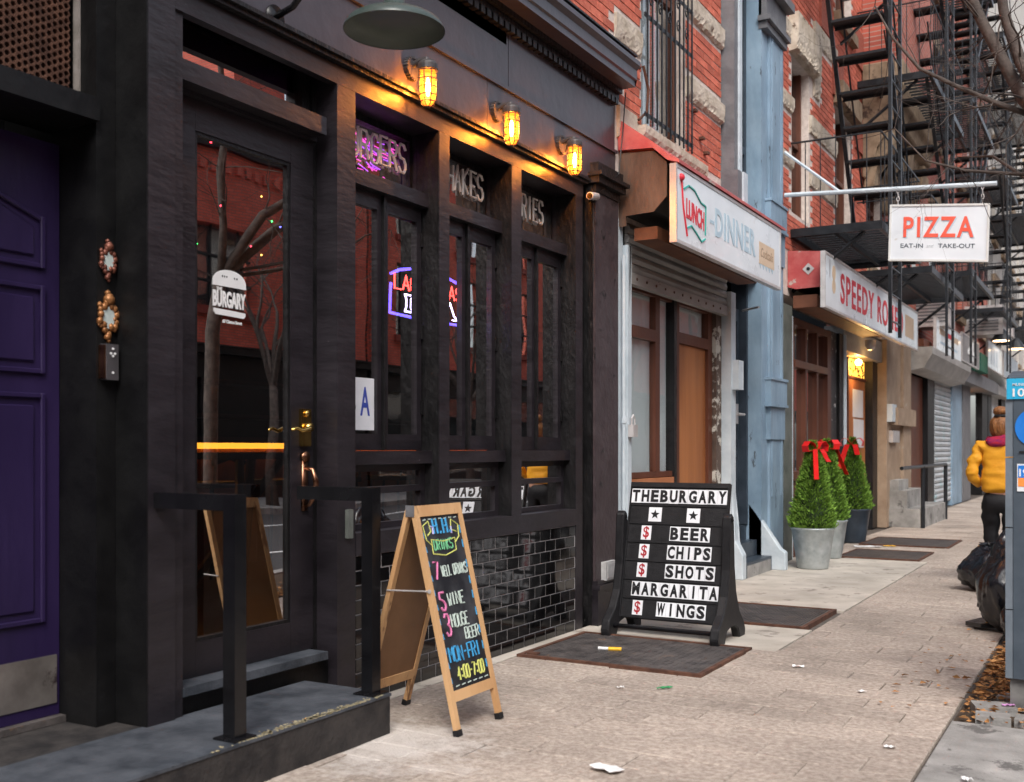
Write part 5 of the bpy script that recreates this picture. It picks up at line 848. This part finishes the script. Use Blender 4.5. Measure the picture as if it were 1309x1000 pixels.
# near tree: trunk just out of frame, limbs reach into the top right corner
nt_ = thing('bare_tree', 'bare street tree at the kerb whose thin branches cross the top right corner', 'tree', (3.30, 6.9, 0)); bm = bmesh.new(); tube(bm, [(3.30, 6.9, -.1), (3.32, 6.9, 1.2), (3.34, 6.93, 2.4), (3.30, 7.0, 2.9)], [.085, .07, .062, .055], 12); obj('trunk', bm, BARK, nt_, smooth=True)
bm = bmesh.new(); rnd = random.Random(8)
L1 = [(3.30, 7.0, 2.9), (3.12, 7.5, 3.4), (2.92, 8, 3.74), (2.78, 8.0, 4.05), (2.66, 8.0, 4.32), (2.52, 8, 4.7), (2.42, 8.1, 5.4)]; L2 = [(3.30, 7.0, 2.9), (3.08, 7.3, 3.5), (2.90, 8, 4.0), (2.80, 8, 4.35), (2.74, 8, 4.8), (2.7, 8.1, 5.6)]; L3 = [(2.98, 7.95, 3.6), (2.74, 7.9, 3.72), (2.50, 7.85, 3.86), (2.28, 7.8, 4.0), (2.1, 7.8, 4.25), (1.98, 7.8, 4.5)]
L4 = [(2.50, 7.85, 3.86), (2.3, 7.9, 3.88), (2.0, 8, 3.95), (1.75, 8.1, 4.02), (1.5, 8.2, 3.96), (1.25, 8.3, 4.0)]; L7 = [(3.30, 7.0, 2.88), (3.28, 7.02, 3.4), (3.3, 7.0, 3.9), (3.32, 7.1, 4.5), (3.3, 7.0, 5.2), (3.4, 7.1, 6.0)]
L5 = [(3.25, 7.2, 3.0), (2.9, 7.7, 3.16), (2.6, 7.6, 3.2), (2.35, 7.6, 3.3), (2.15, 7.6, 3.55)]; L6 = [(3.25, 7.2, 2.95), (2.95, 8.1, 3.2), (2.7, 8.3, 3.45), (2.45, 8.4, 3.5)]
for L_, ra, rb in ((L1, .055, .028), (L2, .050, .022), (L3, .021, .006), (L5, .016, .003), (L6, .02, .004), (L7, .042, .018)):
    n = len(L_); rs = [ra+(rb-ra)*i/(n-1) for i in range(n)]; tube(bm, L_, rs, 8)
    for i in range(1, n):
        for k in range(2):
            a = Vector((-rnd.random()*.9+.25, rnd.gauss(0, .5), rnd.gauss(.15, .7))).normalized(); grow(bm, Vector(L_[i]), a, rnd.uniform(.3, .55), max(.0035, rs[i]*.22), 2, rnd, .05, 5)
obj('branches', bm, BARK, nt_, smooth=True)
# ================= CYPRESSES IN BUCKETS =================
def cypress():
    t = thing('potted_cypress', '', 'potted tree', (0, 0, 0), 'clipped cypresses in metal buckets'); bm = bmesh.new(); lathe(bm, [(0, .0), (.165, .0), (.17, .01), (.20, .2), (.232, .43), (.245, .445), (.235, .46), (.22, .45), (.20, .36), (0, .36)], (0, 0, 0), 28); bk = obj('bucket', bm, GALV, t, smooth=True)
    bm = bmesh.new(); bmesh.ops.create_circle(bm, cap_ends=True, radius=.205, segments=20, matrix=T2((0, 0, .40))); r = bmesh.ops.extrude_face_region(bm, geom=bm.faces[:]); bmesh.ops.translate(bm, verts=[g for g in r['geom'] if isinstance(g, bmesh.types.BMVert)], vec=(0, 0, .02)); obj('soil', bm, soil, t)
    bm = bmesh.new(); tube(bm, [(0, 0, .38), (0, 0, 1.3)], [.02, .006], 6); obj('trunk', bm, BARK, t)
    bm = bmesh.new(); rnd = random.Random(1); lumps = [(rnd.uniform(0, 6.28), rnd.random(), rnd.uniform(-.03, .035)) for _ in range(40)]
    for k in range(6500):
        u = rnd.random()**1.25; zc = .44+u*.98; a = rnd.uniform(0, 2*pi); R0 = .26*(1-u)**.78*(1 if u > .06 else .75+4*u)+.012
        R0 += sum(l[2]*math.exp(-((min(abs(a-l[0]), 6.28-abs(a-l[0])))**2/.25+(u-l[1])**2/.008)) for l in lumps)*(1-u*.6); R_ = R0*(1-abs(rnd.gauss(0, .16))) if rnd.random() < .92 else R0*1.08
        p = Vector((R_*cos(a), R_*sin(a), zc)); d = (Vector((cos(a), sin(a), .9))+Vector((rnd.gauss(0, .35), rnd.gauss(0, .35), rnd.gauss(0, .3)))).normalized(); L_ = rnd.uniform(.022, .045); s = d.orthogonal().normalized(); s = Matrix.Rotation(rnd.uniform(0, 6.28), 3, d) @ s; w = s*rnd.uniform(.006, .011)
        bm.faces.new([bm.verts.new(q) for q in (p-d*.4*L_, p+w, p+d*L_, p-w)])
    obj('foliage', bm, FOL, t)
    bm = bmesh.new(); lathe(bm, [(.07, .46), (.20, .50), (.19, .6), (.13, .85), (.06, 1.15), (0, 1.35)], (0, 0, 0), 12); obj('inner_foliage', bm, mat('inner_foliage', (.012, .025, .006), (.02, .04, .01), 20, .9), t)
    bm = bmesh.new(); BOW = bow = mat('red_ribbon', (.52, .008, .008), (.66, .015, .012), 5, .35)
    for s in (-1, 1):
        pts = [(0, 0), (.05, .07), (.11, .09), (.155, .04), (.14, -.025), (.06, -.012), (0, 0)]
        for i in range(len(pts)-1):
            (a1, b1), (a2, b2) = pts[i], pts[i+1]; vs = [bm.verts.new(q) for q in ((.08+.01*s, s*a1, 1.33+b1), (.08+.01*s, s*a2, 1.33+b2), (-.02, s*a2, 1.33+b2), (-.02, s*a1, 1.33+b1))]; bm.faces.new(vs)
        zt = (0, -.06, -.13, -.20, -.27, -.33) if s < 0 else (0, -.04, -.1, -.14)
        for i in range(len(zt)-1): vs = [bm.verts.new(q) for q in ((.08+.02*i, s*(.015+.018*i), 1.33+zt[i]), (.08+.02*i, s*(.085+.018*i), 1.33+zt[i]), (.10+.02*i, s*(.085+.018*(i+1)), 1.33+zt[i+1]), (.10+.02*i, s*(.015+.018*(i+1)), 1.33+zt[i+1]))]; bm.faces.new(vs)
    r = bmesh.ops.extrude_face_region(bm, geom=bm.faces[:]); bmesh.ops.translate(bm, verts=[g for g in r['geom'] if isinstance(g, bmesh.types.BMVert)], vec=(.004, .002, .002)); bmesh.ops.create_icosphere(bm, subdivisions=1, radius=.022, matrix=T2((.05, 0, 1.33))); obj('ribbon_bow', bm, BOW, t)
    return t
cy = cypress(); cy['label'] = 'clipped green cypress with red bow in a galvanised bucket, nearest of three'; cy.location = (.50, 11.95, .005); cy.rotation_euler = (0, 0, -.5)
c2 = dup(cy, (.36, 13.2, .005), .9, 'clipped green cypress with red bow in a galvanised bucket, middle of three', 1.02); c3 = dup(cy, (.16, 15.55, .005), -1.6, 'clipped cypress with red bow in a dark navy pot, farthest of three', 1.05)
for ch in c3.children:
    if ch.name.startswith('bucket'): ch.data = ch.data.copy(); ch.data.materials[0] = NAVY
# ================= CHALKBOARD A-FRAME =================
ab = thing('chalkboard_sign', 'pine framed A-shaped chalkboard with coloured happy hour prices beside the bar step', 'chalkboard', (.52, 4.34, 0)); Yc0, Yc1 = 4.14, 4.55
def leafM(xb, xt, zt=1.07): return frame_m((xb, Yc0, 0), (0, 1, 0), (xt-xb, 0, zt))
Mf = leafM(.81, .555); Hh = math.hypot(.255, 1.07); Wd = Yc1-Yc0
def fbox(M, *bs):
    bm = bmesh.new()
    for b in bs: box(bm, *b, M)
    return bm
obj('front_leg', fbox(Mf, (0, .032, .03, Hh, -.012, .012)), PINE, ab, bev=.003); obj('front_leg', fbox(Mf, (Wd-.032, Wd, .03, Hh, -.012, .012)), PINE, ab, bev=.003); obj('front_rail', fbox(Mf, (.0325, Wd-.0325, Hh-.055, Hh, -.012, .012)), PINE, ab, bev=.003); obj('front_rail', fbox(Mf, (.0325, Wd-.0325, .155, .205, -.012, .012)), PINE, ab, bev=.003)
cbd = obj('chalk_panel', fbox(Mf, (.0325, Wd-.0325, .2055, Hh-.0555, -.006, .004)), CHALKB, ab)
Mb = frame_m((.235, Yc1, 0), (0, -1, 0), (.53-.235, 0, 1.06)); Hb = math.hypot(.295, 1.06)
obj('back_leg', fbox(Mb, (0, .032, .03, Hb, -.012, .012)), PINE, ab, bev=.003); obj('back_leg', fbox(Mb, (Wd-.032, Wd, .03, Hb, -.012, .012)), PINE, ab, bev=.003); obj('back_rail', fbox(Mb, (.0325, Wd-.0325, Hb-.055, Hb, -.012, .012)), PINE, ab, bev=.003); obj('back_rail', fbox(Mb, (.0325, Wd-.0325, .155, .205, -.012, .012)), PINE, ab, bev=.003); obj('back_panel', fbox(Mb, (.0325, Wd-.0325, .2055, Hb-.0555, -.006, .004)), HARD, ab)
for M_ in (Mf, Mb):
    for x_ in (0, Wd-.032): obj('rubber_foot', fbox(M_, (x_-.003, x_+.035, 0, .029, -.015, .015)), PLASTIC, ab, bev=.003)
bm = bmesh.new(); tube(bm, [(.655, Yc0-.004, .67), (.41, Yc0-.004, .66)], .004, 5); disc(bm, (.66, Yc0-.003, .67), .01, .004, 'y', 8); obj('brace', bm, ALU, ab); bm = bmesh.new(); box(bm, .52, .57, Yc0-.004, Yc0, 1.02, 1.075); obj('hinge', bm, GREYP, ab)
CH = {n: mat('chalk_'+n, c, None, 60, .8) for n, c in dict(blue=(.04, .26, .50), white=(.42, .50, .46), yellow=(.50, .52, .14), pink=(.60, .17, .34), green=(.14, .42, .22), lilac=(.40, .38, .66)).items()}
def chalk(s, col, u, v, w, h, r=.0035, up=0): bm = bmesh.new(); strokes(bm, s, w, h, Mf @ T2((u, v, .0045)) @ Matrix.Rotation(up, 4, 'Z'), r, jit=.22, n=5, gap=1.2); obj('chalk_lettering', bm, CH[col], cbd)
chalk('H.H.', 'blue', .135, .955, .16, .075, .006); chalk('DRINKS', 'green', .115, .875, .16, .05, .0038)
bm = bmesh.new(); tube(bm, [(.095, .86, .005), (.2, .845, .005), (.30, .865, .005), (.305, .925, .005), (.2, .915, .005), (.10, .93, .005), (.095, .86, .005)], .0035, 5, Mf); tube(bm, [(.10, .90, .005), (.06, .93, .005), (.05, 1.0, .005), (.10, 1.02, .005), (.11, .97, .005), (.075, .95, .005)], .0035, 5, Mf); tube(bm, [(.30, .90, .005), (.345, .93, .005), (.355, .99, .005), (.30, 1.02, .005), (.285, .97, .005), (.33, .955, .005)], .0035, 5, Mf); obj('chalk_banner', bm, CH['yellow'], cbd)
bm = bmesh.new(); tube(bm, [(.125, .955, .005), (.13, .99, .005), (.11, .995, .005)], .005, 5, Mf); tube(bm, [(.285, .95, .005), (.29, .985, .005)], .005, 5, Mf); obj('chalk_shade', bm, CH['lilac'], cbd)
for s, u, v, h in (('7', .075, .735, .085), ('5', .075, .585, .085), ('3', .08, .465, .10)): chalk(s, 'pink', u, v, .038, h, .0065)
chalk('WELL DRINKS', 'white', .135, .745, .225, .052, .0038); chalk('WINE', 'white', .14, .60, .14, .06, .0042); chalk('HOUSE', 'white', .135, .495, .15, .062, .0042); chalk('BEER', 'white', .235, .425, .12, .055, .0042); chalk('MON-FRI', 'blue', .065, .335, .27, .07, .005, 0); chalk('4:00-7:00', 'yellow', .105, .245, .235, .062, .0048)
bm = bmesh.new(); rnd = random.Random(3)
for k in range(9): v = .27+k*.085+rnd.uniform(-.01, .01); tube(bm, [(.367, v, .005), (.368, v+.04, .005)], .0035, 5, Mf)
for k in range(11): v = .24+k*.07; tube(bm, [(.043+.004*(k % 2), v, .005), (.042, v+.028, .005)], .003, 5, Mf)
obj('chalk_border', bm, CH['blue'], cbd); bm = bmesh.new()
for k in range(7): u = .06+k*.045; tube(bm, [(u, 1.027+.003*(k % 2), .005), (u+.022, 1.03, .005)], .003, 5, Mf)
for k in range(6): u = .07+k*.052; tube(bm, [(u, .222, .005), (u+.028, .224, .005)], .003, 5, Mf)
obj('chalk_border', bm, CH['white'], cbd)
# ================= LETTER BOARD SIGN =================
ms = thing('letter_board_sign', 'black swinging letter board on curved plastic feet listing beer, chips and shots', 'sign', (.72, 7.15, 0))
SEC = [(7.11, .80), (7.12, .87), (7.155, .895), (7.19, .87), (7.20, .80), (7.215, .52), (7.25, .34), (7.32, .20), (7.42, .11), (7.455, .05), (7.45, .0), (7.33, .0), (7.29, .07), (7.22, .10), (7.15, .10), (7.05, .08), (7.0, .0), (6.86, .0), (6.845, .05), (6.87, .12), (6.97, .20), (7.05, .32), (7.09, .50)]
for x0 in (.275, 1.085):
    bm = bmesh.new(); prism(bm, SEC, 'x', x0, x0+.062); s_ = obj('side_frame', bm, PLASTIC, ms, bev=.009); bm = bmesh.new(); box(bm, x0-.004, x0+.066, 7.13, 7.18, .20, .42); prism(bm, [(7.10, .18), (7.22, .18), (7.185, .42), (7.15, .42)], 'x', x0+.01 if x0 > 1 else x0+.03, x0+.0635 if 0 else x0+.064); bm.free()
    bm = bmesh.new(); disc(bm, (x0-.006, 7.155, .845), .014, .075, 'x', 12); obj('pivot_bolt', bm, RAILM, ms)
for yy, z_ in ((6.95, .075), (7.33, .085)): bm = bmesh.new(); tube(bm, [(.33, yy, z_), (1.09, yy, z_)], .017, 10); obj('cross_tube', bm, RAILM, ms)
W_, H_ = .735, 1.0; Mm = frame_m((.345, 7.04, .125), (1, 0, 0), (0, .235, .97)); RH = .137
obj('board_back', fbox(Mm, (0, W_, 0, H_, -.035, -.011)), PLASTIC, ms, bev=.004); [obj('board_edge', fbox(Mm, q_), PLASTIC, ms, bev=.003) for q_ in ((-.012, -.001, 0, H_, -.04, .008), (W_+.001, W_+.012, 0, H_, -.04, .008))]
rows_ = [('THEBURGARY', 0.0, 1.0, None), ('**', 0, 0, None), ('BEER', .44, .855, .14), ('CHIPS', .43, .885, .135), ('SHOTS', .425, .935, .13), ('MARGARITA', .09, .985, None), ('WINGS', .37, .875, .12)]
obj('top_strip', fbox(Mm, (0, W_, .965, H_, -.010, .006)), PLASTIC, ms, bev=.003)
def star(bm, cx, cy_, r, M):
    prism(bm, [(cx+(r if k % 2 == 0 else r*.42)*sin(k*pi/5), cy_+(r if k % 2 == 0 else r*.42)*cos(k*pi/5)) for k in range(10)], 'z', .0045, .006, M)
for i, (s, u0, u1, du) in enumerate(rows_):
    v0 = .962-(i+1)*RH; st_ = obj('board_strip', fbox(Mm, (0, W_, v0+.004, v0+RH-.004, -.010, -.002), (0, W_, v0+.0, v0+.010, -.0019, .005)), PLASTIC, ms, bev=.002); c0, c1 = v0+.020, v0+RH-.012
    if s == '**':
        for u in (.27, .67):
            cd = obj('letter_card', fbox(Mm, (u*W_-.05, u*W_+.05, c0, c1, -.0015, .002)), CARD, ms); bm = bmesh.new(); star(bm, u*W_, (c0+c1)/2, .037, Mm @ T2((0, 0, -.002))); obj('star', bm, INK, cd)
        continue
    if du: cd = obj('letter_card', fbox(Mm, (du*W_, (du+.105)*W_, c0, c1, -.0015, .002)), CARD, ms); obj('dollar_sign', text_bm('$', .046, .094, Mm @ T2((du*W_+.016, c0+.005, .0022)), .002, .014), REDINK, cd)
    n = len(s); cw = (u1-u0)*W_/n
    for k, ch in enumerate(s):
        cd = obj('letter_card', fbox(Mm, (u0*W_+k*cw+.001, u0*W_+(k+1)*cw-.001, c0+random.uniform(-.001, .001), c1, -.0015, .002+.0004*(k % 2))), CARD, ms); wv = cw*(.80 if ch != 'I' else .2); obj('letter', text_bm(ch, wv, .090, Mm @ T2((u0*W_+(k+.5)*cw-wv/2, c0+.008, .0026)), .002, .045), INK, cd)
# ================= PARKING METER =================
mk = thing('parking_meter', 'slate grey multi space parking meter with blue number plate at the right edge', 'parking meter', (3.2, 6.1, 0)); MG = mat('slate_meter_paint', (.045, .062, .082), (.07, .092, .118), 5, .45, .2, 30, c3=(.2, .23, .26), c3lo=.68, c3scale=7); MG2 = mat('pale_meter_panel', (.12, .15, .18), (.17, .20, .235), 5, .45, .2, 30)
obj('pedestal', B((3.005, 3.37, 5.98, 6.25, 0, .17)), mat('meter_base', (.10, .10, .10), (.20, .20, .19), 9, .7, c3=(.4, .4, .38), c3lo=.6), mk, bev=.01)
for a, b in ((.172, .52), (.526, .94), (.946, 1.30), (1.306, 1.60)): obj('side_panel', B((2.985, 3.02, 5.955, 6.28, a, b)), MG2, mk, bev=.006)
obj('cabinet', B((3.022, 3.40, 5.95, 6.28, .172, 1.60)), MG, mk, bev=.012); bm = bmesh.new(); prism(bm, [(5.95, 1.602), (6.28, 1.602), (6.28, 1.70), (6.2, 1.76), (5.95, 1.72)], 'x', 2.99, 3.40); obj('top_cap', bm, MG, mk, bev=.01)
BP = mat('blue_plate', (.02, .36, .62), (.03, .40, .66), 8, .35); BD = mat('blue_disc', (.01, .16, .60), (.02, .20, .66), 8, .35)
npl = obj('number_plate', B((2.992, 3.28, 5.94, 5.948, 1.60, 1.705)), BP, mk); Ms = frame_m((3.02, 5.9395, 1.612), *SOUTH); obj('lettering', text_bm('10', .056, .042, Ms, .002, .02), WHITE, npl); obj('lettering', text_bm('MUNI', .05, .014, Ms @ T2((0, .055, 0)), .002, .01), WHITE, npl)
bm = bmesh.new(); Md = frame_m((3.13, 5.948, 1.455), *SOUTH); lathe(bm, [(.10, 0), (.10, .004)], (0, 0, 0), 32, Md); dsc = obj('blue_disc', bm, BD, mk)
stk = obj('sticker', B((3.04, 3.13, 5.944, 5.948, 1.13, 1.27)), SIGNW, mk); obj('sticker_band', B((3.045, 3.125, 5.942, 5.9435, 1.20, 1.262)), BD, stk); obj('lettering', text_bm('19', .04, .04, frame_m((3.05, 5.9415, 1.205), *SOUTH), .001, .03), WHITE, stk); obj('sticker_band', B((3.045, 3.125, 5.942, 5.9435, 1.155, 1.198)), mat('orange_print', (.8, .25, .05), None, 9, .5), stk); bm = bmesh.new(); disc(bm, (3.06, 5.9495, 1.33), .012, .006, 'y', 12); bm.free(); obj('coin_slot', B((3.05, 3.075, 5.944, 5.949, 1.325, 1.335)), INK, mk)
# ================= BIN BAGS =================
def bag(label, x, y, s, hgt, seed, ears=True):
    rnd = random.Random(seed); bm = bmesh.new(); bmesh.ops.create_icosphere(bm, subdivisions=5, radius=1); off = [rnd.uniform(0, 9) for _ in range(6)]
    from mathutils import noise
    for v in bm.verts:
        p = v.co.copy(); n = noise.noise(p*1.6+Vector((off[0], 0, 0)))*.22; cr = noise.noise(p*3+Vector((0, off[1], 0))+Vector((noise.noise(p*2), 0, noise.noise(p*2.3)*2))); cr = (1-abs(cr)*2)**3*.07; fold = abs(sin(math.atan2(p.y, p.x)*9+noise.noise(p*2)*4))*.06*max(0, p.z)
        f = 1+n+cr-fold; q = p*f; zz = q.z; w = 1-.35*max(0, zz)**1.6; v.co = Vector((x+q.x*s*w, y+q.y*s*w, max(0, (zz*.5+.42)/.95)*hgt))
    t = thing('bin_bag', label, 'bin bag', (x, y, 0), 'black bin bags at the kerb'); obj('bag_body', bm, BAG, t, smooth=True)
    bm = bmesh.new(); 
    for k in range(9): a = k*.7+rnd.random(); tube(bm, [(x, y, hgt*.93), (x+.03*cos(a), y+.03*sin(a), hgt*.99), (x+.10*cos(a), y+.10*sin(a), hgt*(.99+rnd.uniform(-.03, .06)))], [.012, .016, .004], 4)
    obj('tied_neck', bm, BAG, t); return t
bag('tall black bin bag standing by the parking meter', 2.86, 8.55, .27, .82, 3); bag('lower black bin bag stacked behind the meter', 3.05, 8.1, .26, .5, 5); bag('smaller round black bin bag lying beyond the tall one', 2.42, 10.9, .26, .45, 9)
bm = bmesh.new(); rr = random.Random(2); vs = [bm.verts.new(q) for q in ((2.48, 8.62, .012), (2.60, 8.50, .02), (2.74, 8.55, .02), (2.70, 8.70, .05), (2.58, 8.72, .035))]; bm.faces.new(vs); r = bmesh.ops.extrude_face_region(bm, geom=bm.faces[:]); bmesh.ops.translate(bm, verts=[g for g in r['geom'] if isinstance(g, bmesh.types.BMVert)], vec=(0, 0, .03)); alone('plastic_flap', bm, BAG, 'torn flap of black plastic on the paving beside the tall bin bag', 'litter')
# ================= WALKING WOMAN =================
PX, PY = 2.47, 11.45
def skin(name, V, Ed, Rr, m, par, root=0, sub=2, deform=None, parts=None):
    me = bpy.data.meshes.new(name); me.from_pydata([(x+PX, y+PY, z_) for x, y, z_ in V], Ed, []); o = bpy.data.objects.new(name, me); COL.objects.link(o); o.modifiers.new('s', 'SKIN'); sv = me.skin_vertices[0].data
    for i, r in enumerate(Rr): sv[i].radius = r if isinstance(r, tuple) else (r, r)
    sv[root].use_root = True; md = o.modifiers.new('d', 'SUBSURF'); md.levels = md.render_levels = sub
    me2 = bpy.data.meshes.new_from_object(o.evaluated_get(bpy.context.evaluated_depsgraph_get())); bpy.data.objects.remove(o)
    bm = bmesh.new(); bm.from_mesh(me2)
    if deform: deform(bm)
    return obj(name, bm, m, par, smooth=True)
wm = thing('person', 'woman in mustard jacket and black trousers walking away, hair in a bun', 'person', (PX, PY, 0))
SKINM = mat('skin', (.45, .24, .16), (.5, .28, .19), 5, .5); HAIR = mat('auburn_hair', (.14, .055, .02), (.30, .13, .045), 60, .45, .9, 120, stretch=(1, 1, .2)); JK = mat('mustard_jacket', (.62, .27, .012), (.72, .34, .02), 7, .65, .5, 16); TR = mat('black_trousers', (.004, .004, .006), (.008, .008, .01), 9, .7, .2); SC = mat('crimson_scarf', (.42, .012, .03), (.16, .01, .09), 16, .8, .5, stretch=(1, 1, 4)); BT = mat('black_boots', (.012, .011, .011), None, 9, .4)
V = [(0, 0, .93), (0, .0, 1.10), (0, .0, 1.28), (0, .0, 1.40), (0, .01, 1.47), (0, .03, 1.56), (0, .04, 1.64),
     (-.19, 0, 1.37), (-.25, -.03, 1.10), (-.15, .12, .95), (-.11, .16, .93), (.19, 0, 1.37), (.25, -.03, 1.10), (.16, .12, .95), (.12, .16, .93),
     (-.09, .0, .84), (-.10, .10, .48), (-.10, .02, .10), (-.10, .12, .05), (.09, .0, .84), (.09, .06, .48), (.10, -.14, .12), (.10, -.06, .05)]
Ed = [(0, 1), (1, 2), (2, 3), (3, 4), (4, 5), (5, 6), (3, 7), (7, 8), (8, 9), (9, 10), (3, 11), (11, 12), (12, 13), (13, 14), (0, 15), (15, 16), (16, 17), (17, 18), (0, 19), (19, 20), (20, 21), (21, 22)]
skin('body', V, Ed, [(.13, .10), (.11, .085), (.13, .09), (.10, .07), .045, .078, .085, .045, .038, .028, .022, .045, .038, .028, .022, .075, .052, .035, .03, .075, .052, .035, .03], SKINM, wm)
def wrinkle(bm):
    from mathutils import noise
    for v in bm.verts: v.co += (v.normal if v.normal.length > 0 else Vector())*.022*noise.noise(Vector((v.co.x*7, v.co.y*7, v.co.z*15)))+(v.normal if v.normal.length > 0 else Vector())*.007*noise.noise(Vector((v.co.x*19, v.co.y*19, v.co.z*34)))
skin('jacket', [(0, 0, .88), (0, 0, 1.0), (0, 0, 1.14), (0, .0, 1.28), (0, .0, 1.39), (-.185, 0, 1.37), (-.275, -.05, 1.10), (-.19, .08, .965), (.185, 0, 1.37), (.275, -.05, 1.10), (.19, .08, .965)], [(0, 1), (1, 2), (2, 3), (3, 4), (4, 5), (5, 6), (6, 7), (4, 8), (8, 9), (9, 10)], [(.20, .145), (.20, .14), (.18, .13), (.195, .135), (.14, .11), (.074, .074), (.062, .062), (.05, .05), (.074, .074), (.062, .062), (.05, .05)], JK, wm, 0, 3, wrinkle)
skin('trousers', [(0, 0, .95), (0, 0, .86), (-.095, .01, .78), (-.10, .10, .48), (-.10, .02, .16), (.095, .01, .78), (.09, .06, .48), (.10, -.14, .18)], [(0, 1), (1, 2), (2, 3), (3, 4), (1, 5), (5, 6), (6, 7)], [(.16, .12), (.16, .125), (.10, .105), (.068, .072), .05, (.10, .105), (.068, .072), .05], TR, wm, 0, 2, wrinkle)
skin('boots', [(-.10, .02, .20), (-.10, .03, .06), (-.10, .15, .04)], [(0, 1), (1, 2)], [.058, .05, .042], BT, wm); skin('boots', [(.10, -.15, .22), (.10, -.13, .07), (.10, -.02, .045)], [(0, 1), (1, 2)], [.058, .05, .042], BT, wm)
skin('scarf', [(-.12, -.03, 1.405), (-.02, -.115, 1.43), (.10, -.05, 1.44), (.08, .09, 1.45), (-.07, .09, 1.44), (-.12, .0, 1.43)], [(0, 1), (1, 2), (2, 3), (3, 4), (4, 5)], [.045, .058, .05, .05, .05, .045], SC, wm, 1, 2, wrinkle)
bm = bmesh.new(); from mathutils import noise as _nz
bmesh.ops.create_icosphere(bm, subdivisions=4, radius=.112, matrix=T2((PX, PY+.0, 1.56)) @ Matrix.Diagonal((.92, .95, 1.18, 1))); bmesh.ops.create_icosphere(bm, subdivisions=3, radius=.062, matrix=T2((PX-.01, PY-.02, 1.715)) @ Matrix.Diagonal((1.05, 1, .82, 1)))
for v in bm.verts: v.co += v.normal*.012*_nz.noise(Vector((v.co.x*40, v.co.y*40, v.co.z*9)))
bmesh.ops.delete(bm, geom=[f for f in bm.faces if f.calc_center_median().y > PY+.055 and f.calc_center_median().z < 1.62], context='FACES'); obj('hair', bm, HAIR, wm, smooth=True)
bm = bmesh.new(); tube(bm, [(PX-.05+.10*k/8, PY-.055-.015*sin(k/8*pi), 1.667) for k in range(9)], .014, 6); obj('hair_tie', bm, BT, wm)
for o in list(bpy.data.objects):
    if o.type == 'MESH' and o.name.startswith(('pane',)): pass
print('OBJECTS', len(bpy.data.objects), 'TRIS', sum(len(o.data.polygons) for o in bpy.data.objects if o.type == 'MESH'))
